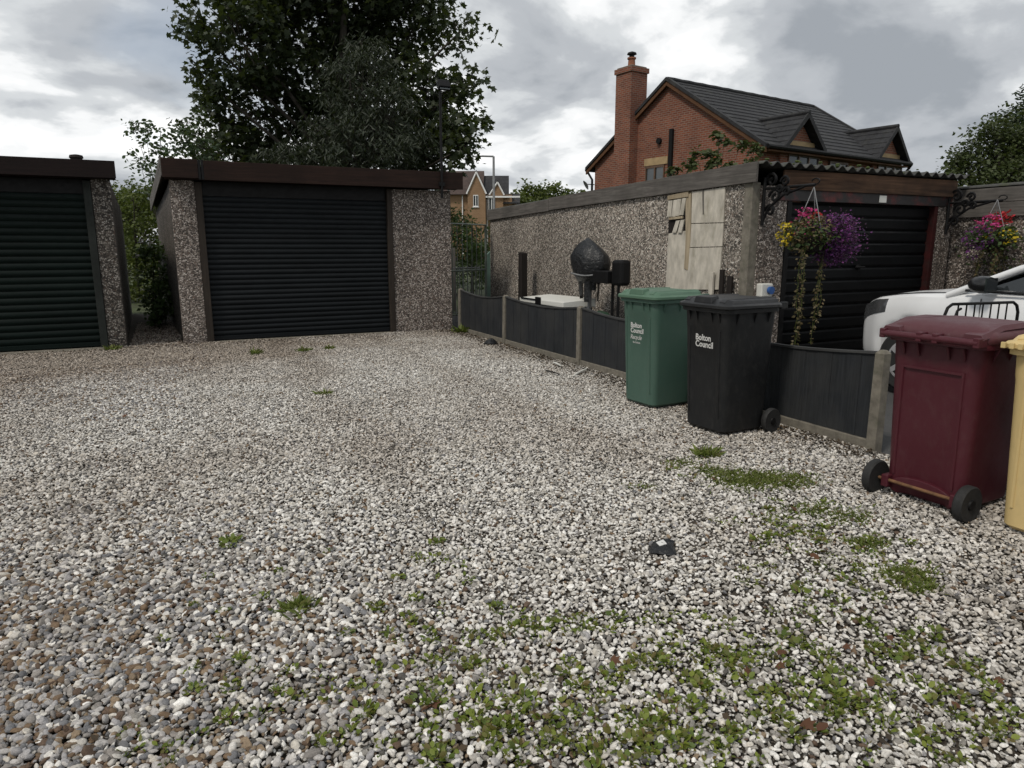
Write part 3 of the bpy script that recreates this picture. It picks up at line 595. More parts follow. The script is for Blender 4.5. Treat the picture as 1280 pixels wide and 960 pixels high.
# ------------------------------------------------------------------ wheelie bins (front faces local -Y, wheels at +Y)
def rring(hw, yf, yb, r, z, seg=5, dent=0.0, dback=0.0):
    pts = []
    def side(a, b, n, push):
        for k in range(1, n):
            t = k / n; x = a[0] + (b[0] - a[0]) * t; y = a[1] + (b[1] - a[1]) * t
            if push and 0.09 < t < 0.91: y += push
            pts.append((x, y, z))
    cs = [((hw - r, yf + r), -90), ((hw - r, yb - r), 0), ((-hw + r, yb - r), 90), ((-hw + r, yf + r), 180)]
    for i, (c, a0) in enumerate(cs):
        for k in range(seg + 1):
            a = R(a0 + 90 * k / seg); pts.append((c[0] + r * math.cos(a), c[1] + r * math.sin(a), z))
        if i == 1: side((hw - r, yb), (-hw + r, yb), 8, -dback)
        if i == 3: side((-hw + r, yf), (hw - r, yf), 16, dent)
    return pts
def bin_body(dent, dback, notch):
    lv = [(0.030, 0.205, -0.240, 0.225, 0.05), (0.05, 0.224, -0.260, 0.240, 0.06), (0.14, 0.228, -0.264, 0.243, 0.062), (0.50, 0.241, -0.281, 0.256, 0.066),
          (0.82, 0.252, -0.295, 0.267, 0.068), (0.85, 0.255, -0.299, 0.270, 0.068), (0.955, 0.259, -0.304, 0.274, 0.068)]
    rings = [rring(h, a, b, r, z, 5, dent if 0.1 < z < 0.83 else 0, (dback if z > 0.1 else notch)) for z, h, a, b, r in lv]
    mb = MB().loft(rings)
    mb.loft([rring(0.260, -0.305, 0.275, 0.068, 0.952), rring(0.282, -0.330, 0.298, 0.075, 0.956), rring(0.284, -0.332, 0.300, 0.075, 0.990), rring(0.268, -0.314, 0.284, 0.07, 0.992)])
    def gusset(x, y, dx, dy, l=0.075, t=0.006):
        n = Vector((-dy, dx, 0)) * t / 1; a = Vector((x, y, 0.954)); b = a + Vector((dx, dy, 0)) * 0.028; c = Vector((x, y, 0.954 - l))
        mb.add([a + n, b + n, c + n, a - n, b - n, c - n], [(0, 1, 2), (5, 4, 3), (0, 3, 4, 1), (1, 4, 5, 2), (2, 5, 3, 0)])
    for x in (-0.17, -0.085, 0.085, 0.17):
        gusset(x, -0.302, 0, -1); gusset(x, 0.272, 0, 1)
    for y in (-0.2, 0.0, 0.16): gusset(0.257, y, 1, 0); gusset(-0.257, y, -1, 0)
    return mb
def wheel(parent, x, y, r, mat_hub):
    w = MB().lathe([(r * 0.60, -0.022), (r * 0.93, -0.026), (r, -0.016), (r, 0.016), (r * 0.93, 0.026), (r * 0.60, 0.022)], (0, 0, 0), 28, 'x', True).build('wheel', M['rubber'], parent, 35, loc=(x, y, r))
    MB().lathe([(r * 0.58, -0.018), (r * 0.56, 0.020), (r * 0.30, 0.020), (r * 0.26, 0.032), (r * 0.1, 0.034)], (0, 0, 0), 20, 'x').build('hub', mat_hub, w, 35, rot=(0, 0, 0 if x > 0 else PI))
    return w
def text_mesh(lines, size, bold=0.0, shear=0.0, spacing=1.0):
    cu = bpy.data.curves.new('lettering', 'FONT'); cu.body = lines; cu.size = size; cu.align_x = 'LEFT'; cu.align_y = 'TOP'
    cu.space_line = 0.78; cu.space_character = spacing; cu.offset = bold; cu.shear = shear; cu.extrude = 0.0006; cu.resolution_u = 3
    to = bpy.data.objects.new('tmp', cu); COL.objects.link(to); bpy.context.view_layer.update()
    me = bpy.data.meshes.new_from_object(to.evaluated_get(bpy.context.evaluated_depsgraph_get())); bpy.data.objects.remove(to); bpy.data.curves.remove(cu); return me
def wheelie_bin(label, loc, rz, mb, ml, style, wheel_r=0.10, print_lines=None):
    t = empty('wheelie_bin', loc, rz, label, 'bin')
    bin_body(0.010 if style != 'dome' else 0.005, 0.008, 0.03).build('body', mb, t, 38)
    # lid
    if style == 'dome':
        rings = []
        for (z, k, sh) in ((0.958, 1.0, 0), (0.972, 1.02, 0), (1.00, 1.015, 0), (1.028, 0.93, 0.004), (1.05, 0.72, 0.01), (1.06, 0.4, 0.01)):
            rings.append(rring(0.290 * k, (-0.335 - sh) * k, 0.295 * k, 0.08 * k, z + 0.028))
        lid = MB().loft(rings).build('lid', ml, t, 55); Z3 = 0.028
        rb = MB()
        for x in (-0.225, 0.225):       # raised bands that run over the lid
            rb.loft([[(x - 0.055, y, z + Z3), (x + 0.055, y, z + Z3), (x + 0.042, y, z + Z3 + 0.026), (x - 0.042, y, z + Z3 + 0.026)] for y, z in ((-0.33, 0.975), (-0.25, 1.018), (-0.05, 1.032), (0.14, 1.028), (0.27, 0.995), (0.33, 0.985))])
        rb.build('raised_band', ml, lid, 40)
        bx('lip', -0.15, 0.15, -0.40, -0.32, 0.996, 1.013, ml, lid, 0.006)
    else:
        k0 = 0.985
        rings = [rring(0.290, -0.345, 0.308, 0.07, k0), rring(0.298, -0.356, 0.314, 0.075, k0 + 0.008), rring(0.298, -0.356, 0.314, 0.075, k0 + 0.026), rring(0.288, -0.346, 0.304, 0.07, k0 + 0.036),
                 rring(0.274, -0.330, 0.294, 0.07, k0 + 0.040), rring(0.262, -0.300, 0.290, 0.06, k0 + 0.064), rring(0.245, -0.282, 0.270, 0.05, k0 + 0.070), rring(0.12, -0.14, 0.14, 0.03, k0 + 0.078)]
        lid = MB().loft(rings).build('lid', ml, t, 42)
        g = MB(); g.loft([[(-0.105, -0.338, k0 + 0.036), (0.105, -0.338, k0 + 0.036), (0.09, -0.330, k0 + 0.086), (-0.09, -0.330, k0 + 0.086)],
                          [(-0.105, -0.25, k0 + 0.050), (0.105, -0.25, k0 + 0.050), (0.09, -0.25, k0 + 0.094), (-0.09, -0.25, k0 + 0.094)]])
        g.build('grip', ml, lid, bevel=0.006)
        for x in (-0.2, 0.2):
            MB().loft([[(x - 0.035, y, z), (x + 0.035, y, z), (x + 0.026, y, z + 0.014), (x - 0.026, y, z + 0.014)] for y, z in ((-0.318, k0 + 0.040), (-0.285, k0 + 0.060), (0.05, k0 + 0.066), (0.26, k0 + 0.064))]).build('rib', ml, lid, 30)
        if style == 'toothed':
            th = MB()
            for i in range(15): x = -0.28 + i * 0.04; th.bx(x, x + 0.022, -0.368, -0.354, k0 + 0.004, k0 + 0.034)
            th.build('tooth_rim', ml, lid, bevel=0.002)
    # rear handle bar with hinge lugs
    hb = MB().tube([(-0.27, 0.345, 0.998), (0.27, 0.345, 0.998)], 0.020, 10)
    hb.build('handle', mb, t, 40)
    for x in (-0.262, -0.045, 0.045, 0.262): bx('hinge_lug', x - 0.016, x + 0.016, 0.280, 0.362, 0.972, 1.026, mb, t, 0.005)
    # axle and wheels
    MB().tube([(-0.28, 0.262, wheel_r), (0.28, 0.262, wheel_r)], 0.010, 8).build('axle', M['rust'] if style == 'dome' else M['black_metal'], t, 40)
    for x in (-0.272, 0.272): wheel(t, x, 0.262, wheel_r, M['black_metal'])
    bk = MB()
    for x in (-0.205, 0.205): bk.bx(x - 0.022, x + 0.022, 0.205, 0.278, 0.06, 0.135)
    bk.build('axle_bracket', mb, t, bevel=0.006)
    for x in (-0.172, 0.172):     # moulded upright ribs on front and back
        for sgn, ya, yb in ((-1, 0.264, 0.295), (1, 0.243, 0.267)):
            MB().loft([[(x - 0.013, sgn * (y - 0.012), z), (x - 0.006, sgn * (y + 0.007), z), (x + 0.006, sgn * (y + 0.007), z), (x + 0.013, sgn * (y - 0.012), z)] for y, z in ((ya, 0.15), ((ya + yb) / 2, 0.48), (yb, 0.82))]).build('rib', mb, t, 30)
    MB().loft([[(-0.165, 0.255, z), (0.165, 0.255, z), (0.165, 0.2735, z + 0.004), (-0.165, 0.2735, z + 0.004)] for z in (0.80, 0.815)]).build('rib', mb, t, 30)
    if style == 'dome':      # arched skirt over the axle
        a = MB(); a.prism([(-0.175, 0.10), (0.175, 0.10)] + [(0.175 * math.cos(q), 0.10 + 0.055 * math.sin(q)) for q in np.linspace(0.25, PI - 0.25, 9)], 0.232, 0.262, 'y'); a.build('skirt', mb, t, bevel=0.004)
    for (txt, size, x, z, bold, shear, sp) in (print_lines or []):
        f = (z - 0.14) / (0.82 - 0.14); yy = -0.264 - 0.031 * f
        link('lettering', text_mesh(txt, size, bold, shear, sp), M['white_print'], t, (x, yy + 0.010 - 0.0025, z), (R(90) + 0.045, 0, 0))
    return t
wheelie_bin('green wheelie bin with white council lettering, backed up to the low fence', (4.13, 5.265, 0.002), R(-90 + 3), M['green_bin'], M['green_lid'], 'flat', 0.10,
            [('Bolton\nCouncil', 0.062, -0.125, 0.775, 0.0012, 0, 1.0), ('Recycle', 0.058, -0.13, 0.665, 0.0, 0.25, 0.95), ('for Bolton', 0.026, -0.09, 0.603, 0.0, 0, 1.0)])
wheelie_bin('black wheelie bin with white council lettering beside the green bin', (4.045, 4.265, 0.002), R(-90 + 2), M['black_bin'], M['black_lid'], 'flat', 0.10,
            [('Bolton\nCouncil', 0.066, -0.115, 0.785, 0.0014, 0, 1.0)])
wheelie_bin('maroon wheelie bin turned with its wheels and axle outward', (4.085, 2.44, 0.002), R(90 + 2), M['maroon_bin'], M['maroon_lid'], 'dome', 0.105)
wheelie_bin('pale yellow wheelie bin beside the maroon bin', (4.14, 1.79, 0.002), R(-90 + 1), M['yellow_bin'], M['yellow_bin'], 'toothed')

for o_ in list(COL.objects):
    if o_.name.startswith('wheelie_bin') and ('green' in o_['label'].split()[0] or 'black' in o_['label'].split()[0]): o_.scale = (0.96, 0.93, 1.035)
# ------------------------------------------------------------------ white car nosing up to the black garage door (local: nose at +Y, origin under the centre)
car = empty('parked_car', (7.50, 3.20, 0.03), 0, 'white car parked facing the black garage door', 'car')
CL, HWD = 4.25, 0.90
def prof(y, table):
    for (a, va), (b, vb) in zip(table, table[1:]):
        if a <= y <= b: t = (y - a) / (b - a); t = t * t * (3 - 2 * t) * 0.5 + t * 0.5; return va + (vb - va) * t
    return table[0][1] if y < table[0][0] else table[-1][1]
belt = [(-2.12, 0.86), (-1.9, 1.00), (-0.6, 1.02), (0.7, 1.00), (1.3, 0.985), (1.75, 0.93), (2.0, 0.84), (2.12, 0.66)]
hood = [(-2.12, 0.90), (-1.9, 1.06), (-0.6, 1.10), (0.7, 1.10), (0.98, 1.075), (1.5, 1.015), (1.85, 0.945), (2.02, 0.85), (2.12, 0.68)]
hwid = [(-2.12, 0.62), (-1.95, 0.80), (-1.3, 0.89), (0.4, 0.90), (1.2, 0.885), (1.7, 0.82), (1.95, 0.70), (2.12, 0.46)]
sill = [(-2.12, 0.45), (-1.95, 0.30), (-1.6, 0.20), (1.7, 0.20), (1.98, 0.24), (2.12, 0.40)]
ys = list(np.linspace(-2.12, 2.12, 57)); rings = []
for y in ys:
    w, b, h, s = prof(y, hwid), prof(y, belt), prof(y, hood), prof(y, sill)
    half = [(0.0, s), (w * 0.80, s), (w * 0.955, s + 0.06 * (b - s) / 0.8), (w * 0.985, s + (b - s) * 0.30), (w * 0.994, s + (b - s) * 0.44), (w * 0.999, s + (b - s) * 0.54), (w * 1.0, s + (b - s) * 0.62), (w * 0.998, s + (b - s) * 0.70), (w * 0.994, s + (b - s) * 0.78), (w * 0.985, s + (b - s) * 0.87), (w * 0.95, b), (w * 0.88, b + (h - b) * 0.45), (w * 0.72, b + (h - b) * 0.80), (w * 0.4, b + (h - b) * 0.97), (0.0, h)]
    rings.append([(x, y, z) for x, z in half] + [(-x, y, z) for x, z in half[-2:0:-1]])
def arch(rings, yc, r=0.36, zc=0.33):
    for rg in rings:
        for i, p in enumerate(rg):
            d = math.hypot(p[1] - yc, p[2] - zc)
            if d < r and abs(p[0]) > 0.4: rg[i] = (math.copysign(min(abs(p[0]), 0.62), p[0]), p[1], p[2])
arch(rings, 1.30); arch(rings, -1.32)
body = MB().loft(rings).build('body', M['car_white'], car, 40)
m = body.modifiers.new('sub', 'SUBSURF'); m.levels = 1; m.render_levels = 1
# greenhouse: pillars and roof in white, glass set a little inside
gl = []; gy = [-2.0, -1.72, -1.3, -0.6, -0.10, 0.80]; gz = [1.02, 1.38, 1.49, 1.52, 1.46, 1.06]; gw = [0.74, 0.66, 0.64, 0.65, 0.66, 0.76]
def roof_ring(i, t=0.0):
    w = gw[i]; z = gz[i]; return [(-w, gy[i], z - 0.05), (-w * 0.85, gy[i], z - 0.005), (-w * 0.45, gy[i], z + 0.018), (0, gy[i], z + 0.024), (w * 0.45, gy[i], z + 0.018), (w * 0.85, gy[i], z - 0.005), (w, gy[i], z - 0.05)]
rf = MB(); top = [roof_ring(i) for i in (1, 2, 3, 4)]; rf.loft([r + [(x, y, z - 0.05) for x, y, z in r[::-1]] for r in top]); rf.build('roof', M['car_white'], car, 45)
def pane(name, pts, off): n = len(pts); return MB().add(list(pts) + [tuple(Vector(p) + Vector(off)) for p in pts], [tuple(range(n)), tuple(range(2 * n - 1, n - 1, -1))] + [(k, k + n, (k + 1) % n + n, (k + 1) % n) for k in range(n)]).build(name, M['car_glass'], car)
pane('windscreen', [(-0.70, 0.84, 1.08), (0.70, 0.84, 1.08), (0.63, -0.08, 1.445), (-0.63, -0.08, 1.445)], (0, -0.01, -0.012))
pane('rear_window', [(-0.68, -1.98, 1.06), (0.68, -1.98, 1.06), (0.62, -1.72, 1.36), (-0.62, -1.72, 1.36)], (0, 0.012, -0.01))
for sx in (-1, 1):
    pane('side_window', [(sx * 0.825, 0.66, 1.075), (sx * 0.662, -0.14, 1.415), (sx * 0.652, -0.42, 1.46), (sx * 0.835, -0.42, 1.075)], (-sx * 0.012, 0, 0))
    pane('side_window', [(sx * 0.835, -0.50, 1.075), (sx * 0.652, -0.50, 1.46), (sx * 0.640, -1.25, 1.425), (sx * 0.815, -1.45, 1.09)], (-sx * 0.012, 0, 0))
    MB().tube([(sx * 0.82, 0.99, 1.00), (sx * 0.74, 0.42, 1.265), (sx * 0.665, -0.10, 1.445), (sx * 0.655, -0.6, 1.505)], [0.036, 0.034, 0.034, 0.040], 8).build('pillar', M['car_white'], car, 50)
    MB().tube([(sx * 0.845, -0.46, 1.06), (sx * 0.650, -0.46, 1.46)], 0.035, 6).build('pillar', M['car_black'], car, 50)
    MB().tube([(sx * 0.82, -1.5, 1.06), (sx * 0.66, -1.3, 1.43), (sx * 0.655, -0.6, 1.505)], 0.05, 6).build('pillar', M['car_white'], car, 50)
    MB().tube([(sx * 0.862, y, 1.062) for y in (0.80, 0.3, -0.4, -1.5)], 0.014, 6).build('window_trim', M['car_black'], car, 50)
    mr = MB().loft([[(sx * (0.95 + 0.095 * r * math.cos(a)), y, 1.125 + 0.078 * r * math.sin(a)) for a in np.linspace(0, 2 * PI, 13)[:-1]] for y, r in ((0.54, 0.92), (0.57, 1.0), (0.63, 1.0), (0.68, 0.85), (0.71, 0.5))]).build('wing_mirror', M['car_black'], car, 50)
    MB().box((sx * 0.95, 0.533, 1.125), (0.165, 0.012, 0.125)).build('mirror_glass', M['car_glass'], mr)
    MB().box((sx * 0.88, 0.60, 1.085), (0.09, 0.05, 0.045)).build('mirror_arm', M['car_black'], mr)
    hl_ = []
    for y in np.linspace(1.62, 2.06, 9):
        w, b, s = prof(y, hwid), prof(y, belt), prof(y, sill); k = (y - 1.62) / 0.44; q = []
        for f, wx in ((0.98, 0.955), (0.90, 0.980), (0.80 - 0.08 * k, 0.990)):
            q.append((sx * (w * wx + 0.006), y + 0.004, s + (b - s) * f))
        hl_.append(q + [(x - sx * 0.03, yy - 0.01, zz_) for x, yy, zz_ in q[::-1]])
    MB().loft(hl_).build('headlight', M['headlight'], car, 50)
    for yc in (1.30, -1.32):
        w = MB().lathe([(0.215, -0.09), (0.30, -0.10), (0.325, -0.075), (0.325, 0.075), (0.30, 0.10), (0.215, 0.09)], (0, 0, 0), 32, 'x').build('wheel', M['rubber'], car, 35, loc=(sx * 0.775, yc, 0.325))
        sp = MB().lathe([(0.21, -0.02), (0.212, 0.095), (0.19, 0.098), (0.18, 0.03)], (0, 0, 0), 28, 'x')
        for k in range(5): a = 2 * PI * k / 5; sp.box((0.085, 0.10 * math.cos(a), 0.10 * math.sin(a)), (0.03, 0.19, 0.05), (a, 0, 0))
        sp.lathe([(0.05, 0.06), (0.05, 0.105), (0.02, 0.11)], (0, 0, 0), 12, 'x'); sp.build('rim', M['alloy'], w, 35, rot=(0, 0, 0 if sx > 0 else PI))
    bx('door_handle', sx * 0.90 - 0.012, sx * 0.90 + 0.012, -0.22, -0.02, 0.90, 0.925, M['car_white'], car, 0.006)
for sx in (-1, 1):
    for yl in (0.62, -0.44):
        w, b, s = prof(yl, hwid), prof(yl, belt), prof(yl, sill)
        MB().tube([(sx * (w * q + 0.0), yl - 0.10 * (0.62 - f) * (yl > 0), s + (b - s) * f) for q, f in ((0.99, 0.2), (0.99, 0.35), (1.0, 0.62), (0.985, 0.86), (0.955, 0.99))], 0.005, 5).build('shut_line', M['car_black'], car)
    MB().tube([(sx * prof(y, hwid) * 0.885, y, prof(y, belt) + (prof(y, hood) - prof(y, belt)) * 0.46) for y in np.linspace(0.85, 1.95, 14)], 0.005, 5).build('bonnet_line', M['car_black'], car)
MB().box((0, 2.085, 0.50), (0.8, 0.07, 0.17)).build('grille', M['car_black'], car, bevel=0.02)

# ------------------------------------------------------------------ black bow-top gate standing open
gate = empty('railing_gate', (5.00, 3.14, -0.01), R(-8), 'black bow-top metal railing gate behind the maroon bin', 'gate')
fr = [(0, 0, 0.0), (0, 0, 1.02), (0.02, 0, 1.07), (0.06, 0, 1.095), (0.66, 0, 1.095), (0.70, 0, 1.07), (0.72, 0, 1.02), (0.72, 0, 0.0)]
MB().tube(fr, 0.011, 8).build('frame', M['black_metal'], gate, 50)
for x in (0.12, 0.20, 0.28, 0.36, 0.44, 0.52, 0.60): MB().tube([(x, 0, 0.12), (x, 0, 1.09)], 0.006, 6).build('bar', M['black_metal'], gate, 50)
MB().tube([(0.10, 0, 0.62), (0.10, 0, 1.00), (0.115, 0, 1.045), (0.15, 0, 1.062)], 0.009, 8).build('hoop', M['black_metal'], gate, 50)
MB().tube([(0, 0, 0.12), (0.72, 0, 0.12)], 0.009, 8).build('rail', M['black_metal'], gate, 50)

# ------------------------------------------------------------------ things in the strip behind the fence
bq = empty('covered_barbecue', (5.28, 8.35, -0.01), 0, 'barbecue under a shiny black cover against the pebbledash wall', 'barbecue')
rings = []
for (z, r, sx, sy) in ((1.00, 0.20, 0, 0.02), (1.06, 0.30, 0, 0), (1.14, 0.36, 0, -0.02), (1.28, 0.41, 0, 0.0), (1.38, 0.405, 0, 0.02), (1.47, 0.32, 0, 0.04), (1.55, 0.20, 0.0, 0.06), (1.595, 0.09, 0, 0.05)):
    ring = []
    r *= 0.86; sy += 0.05 * (z - 1.2)
    for k in range(22):
        a = 2 * PI * k / 22; w = 1 + 0.05 * math.sin(3 * a + z * 4) + 0.05 * math.cos(7 * a - z * 5) + random.uniform(-0.02, 0.02)
        ring.append((sx + r * w * 0.62 * math.cos(a), sy + r * w * math.sin(a), z + 0.02 * math.sin(2 * a)))
    rings.append(ring)
MB().loft(rings).build('cover', M['tarp'], bq, 50)
MB().tube([(0.21 * math.cos(a), 0.02 + 0.34 * math.sin(a), 1.12 + 0.012 * math.sin(3 * a)) for a in np.linspace(0, 2 * PI, 25)], 0.010, 6).build('tie_cord', M['grey_metal'], bq, 40)
MB().tube([(0, 0.02, 0.05), (0, 0.02, 1.05)], 0.045, 10).build('pole', M['grey_metal'], bq, 40)
MB().lathe([(0.22, 0.0), (0.22, 0.03), (0.05, 0.06)], (0, 0.02, 0), 16).build('base', M['black_metal'], bq, 40)
skirt = MB()
for k in range(9):
    a = 2 * PI * k / 9; skirt.loft([[(0.13 * math.cos(a + d), 0.02 + 0.2 * math.sin(a + d), 1.04), (0.12 * math.cos(a + d), 0.02 + 0.18 * math.sin(a + d), 0.90 - 0.08 * (k % 3))] for d in (0, 0.25, 0.5)], cap=False, closed=False)
skirt.build('cover_hem', M['tarp'], bq)
bx('side_shelf', -0.15, 0.15, -0.66, -0.30, 1.02, 1.18, M['black_metal'], bq, 0.01)
bx('upright_panel', -0.10, 0.06, -0.90, -0.662, 1.00, 1.33, M['black_metal'], bq, 0.04)
MB().tube([(-0.05, -0.78, 0.0), (-0.05, -0.78, 1.01)], 0.02, 8).tube([(0.05, -0.5, 0.0), (0.05, -0.5, 1.03)], 0.02, 8).build('leg', M['black_metal'], bq, 40)

bx_s = empty('storage_box', (5.12, 9.0, -0.01), 0, 'dark green storage box with a white lid behind the fence', 'storage box')
bx('body', -0.24, 0.24, -0.62, 0.62, 0.0, 0.66, M['dark_green_plastic'], bx_s, 0.02)
lid = MB().loft([[(-0.27, -0.66, 0.663), (0.27, -0.66, 0.663), (0.27, -0.66, 0.78), (-0.27, -0.66, 0.745)], [(-0.27, 0.68, 0.663), (0.27, 0.68, 0.663), (0.27, 0.68, 0.76), (-0.27, 0.68, 0.725)]]).build('lid', M['white_plastic'], bx_s, bevel=0.012)
bx('latch', -0.285, -0.268, -0.02, 0.14, 0.66, 0.77, M['black_metal'], lid, 0.004)
bx('crossbar', -0.282, -0.265, 0.16, 0.62, 0.715, 0.735, M['black_metal'], lid)

pst = MB().loft([[(-0.06, -0.07, -0.02), (0.06, -0.07, -0.02), (0.06, 0.07, -0.02), (-0.06, 0.07, -0.02)], [(-0.055, -0.068, 1.37), (0.055, -0.068, 1.37), (0.055, 0.068, 1.39), (-0.055, 0.068, 1.39)]]).build('timber_post', M['wood_dark'], None, bevel=0.006, loc=(5.6, 11.05, 0))
tag(pst, 'dark creosoted timber post standing by the pebbledash wall', 'post')
tp = MB(); rr_ = []
for i in range(9):
    rr_.append([(0.24 * math.cos(a) * (1 - (i / 8 - 0.5) ** 2), -0.62 + 1.2 * i / 8, max(-0.02, (0.64 + 0.04 * math.sin(i * 1.9)) * math.sin(a) * (0.9 + 0.1 * math.sin(i)))) for a in np.linspace(0, PI, 10)])
tag(tp.loft(rr_).build('tarpaulin_heap', M['dark_green_plastic'], None, 30, loc=(5.18, 7.35, -0.01)), 'dark green tarpaulin heap between the fence and the barbecue', 'tarpaulin')
def plank(label, px0, px1, w, t, X, mat):
    a, b = onx(*px0, X), onx(*px1, X); d = (b - a); o = MB().box((0, 0, d.length / 2), (t, w, d.length)).build('timber_offcut', mat, None, bevel=0.003)
    o.location = a; o.rotation_euler = d.to_track_quat('Z', 'Y').to_euler(); return tag(o, label, 'timber', 'timber offcuts leaning on the garage wall')
for lb, a, b, w, mt in (('pale timber offcut leaning under the boarded-up window', (884, 420), (890, 340), 0.07, M['plywood']), ('long dark timber offcut leaning beside the pale offcut', (897, 420), (903, 337), 0.06, M['wood_dark']), ('short dark timber offcut leaning beside the concrete corner post', (905, 420), (913, 345), 0.08, M['wood_dark'])):
    A = onx(*a, 5.80); o = plank(lb, (a[0], a[1] + 25), b, w, 0.03, 5.84, mt)
sk = empty('socket_box', (6.12, 5.975, 1.0), 0, 'small white outdoor socket box on the garage pier', 'socket')
bx('housing', -0.085, 0.085, -0.07, 0.02, -0.075, 0.075, M['white_plastic'], sk, 0.012)
MB().lathe([(0.045, 0.0), (0.043, 0.035), (0.03, 0.04)], (0.03, -0.108, 0.0), 16, 'y').build('cover', M['blue'], sk, 40)

# ------------------------------------------------------------------ leaf and petal clouds
KITE = ([(0, 0, 0), (-0.33, 0.42, 0.06), (0, 1, -0.06), (0.33, 0.42, 0.06)], [(0, 3, 2), (0, 2, 1)])
NARROW = ([(0, 0, 0), (-0.12, 0.45, 0.03), (0, 1, -0.12), (0.12, 0.45, 0.03)], [(0, 3, 2), (0, 2, 1)])
MAPLE = ([(0, 0, 0), (-0.45, 0.15, 0.05), (-0.30, 0.38, 0.02), (-0.55, 0.72, 0.06), (-0.18, 0.68, 0.0), (0, 1.1, -0.10), (0.18, 0.68, 0.0), (0.55, 0.72, 0.06), (0.30, 0.38, 0.02), (0.45, 0.15, 0.05)], [(0, 8, 4), (0, 4, 2), (0, 2, 1), (0, 9, 8), (2, 4, 3), (4, 8, 6), (6, 8, 7), (4, 6, 5)])
OVAL = ([(0, 0, 0), (-0.28, 0.25, 0.04), (-0.30, 0.65, 0.05), (0, 1, -0.02), (0.30, 0.65, 0.05), (0.28, 0.25, 0.04)], [(0, 3, 2, 1), (0, 5, 4, 3)])
def cloud(name, pos, size, tmpl, mat, parent=None, droop=0.3, up=0.5, loc=(0, 0, 0), dirs=None, rg=rng):
    pos = np.asarray(pos, float); n = len(pos); size = np.broadcast_to(np.asarray(size, float), (n,)) * rg.uniform(0.7, 1.3, n)
    if dirs is None: az = rg.uniform(0, 2 * PI, n); d = np.stack([np.cos(az), np.sin(az), rg.normal(-droop, 0.35, n)], 1)
    else: d = np.asarray(dirs, float) + rg.normal(0, 0.25, (n, 3))
    d /= np.linalg.norm(d, axis=1, keepdims=True)
    nn = rg.normal(0, 1, (n, 3)); nn[:, 2] += up * 2.5; nn -= d * (nn * d).sum(1, keepdims=True); nn /= np.linalg.norm(nn, axis=1, keepdims=True) + 1e-9
    x = np.cross(d, nn); T = np.array(tmpl[0]); k = len(T)
    V = pos[:, None, :] + size[:, None, None] * (T[None, :, 0, None] * x[:, None, :] + T[None, :, 1, None] * d[:, None, :] + T[None, :, 2, None] * nn[:, None, :])
    fl = [i for f in tmpl[1] for i in f]; ln = [len(f) for f in tmpl[1]]; nl = len(fl)
    loops = (np.array(fl)[None, :] + (np.arange(n) * k)[:, None]).ravel(); tot = np.tile(ln, n); st = np.concatenate([[0], np.cumsum(tot)[:-1]])
    me = bpy.data.meshes.new(name); me.vertices.add(n * k); me.vertices.foreach_set('co', V.ravel().astype(np.float32))
    me.loops.add(len(loops)); me.loops.foreach_set('vertex_index', loops.astype(np.int32))
    me.polygons.add(len(tot)); me.polygons.foreach_set('loop_start', st.astype(np.int32)); me.polygons.foreach_set('loop_total', tot.astype(np.int32))
    me.update(calc_edges=True); me.validate()
    return link(name, me, mat, parent, loc)
def ball(n, c, r, flat=1.0, shell=0.35, rg=rng):
    v = rg.normal(0, 1, (n, 3)); v /= np.linalg.norm(v, axis=1, keepdims=True); q = shell + (1 - shell) * rg.random((n, 1)) ** 0.5
    r = np.asarray(r, float) * np.ones(3); return np.asarray(c, float) + v * q * r * np.array([1, 1, flat])

# ------------------------------------------------------------------ hanging baskets on scrolled brackets
def bracket(label, x, y, z, sgn, L=0.62):
    t = empty('basket_bracket', (x, y, z), 0, label, 'bracket', 'iron brackets on the garage corners')
    b = MB().tube([(0, 0, -0.40), (0, 0, 0.12)], 0.018, 8).tube([(0, 0, 0.0), (sgn * 0.08, -L, 0.0)], 0.016, 8)
    b.tube([(0, -0.005, -0.36), (sgn * 0.01, -0.06, -0.22), (sgn * 0.03, -L * 0.4, -0.08), (sgn * 0.06, -L * 0.8, -0.01)], 0.014, 8); b.build('arm', M['black_metal'], t, 50)
    for (cy, cz, r) in ((-0.14, -0.09, 0.085), (-0.08, 0.085, 0.085), (-0.30, -0.05, 0.05), (-0.08, -0.24, 0.07), (-0.27, 0.06, 0.06), (-0.20, -0.02, 0.05)):
        pts = [(sgn * 0.02, cy + r * (1 - q / 16) * math.cos(q * 0.62), cz + r * (1 - q / 16) * math.sin(q * 0.62)) for q in range(14)]
        MB().tube(pts, 0.017, 6).build('scroll', M['black_metal'], t, 50)
    pts = [(sgn * 0.08, -L + 0.05 * math.cos(q * 0.6) - 0.0, 0.035 + 0.03 * math.sin(q * 0.6)) for q in range(9)]; MB().tube(pts, 0.007, 6).build('hook', M['black_metal'], t, 50)
    return t
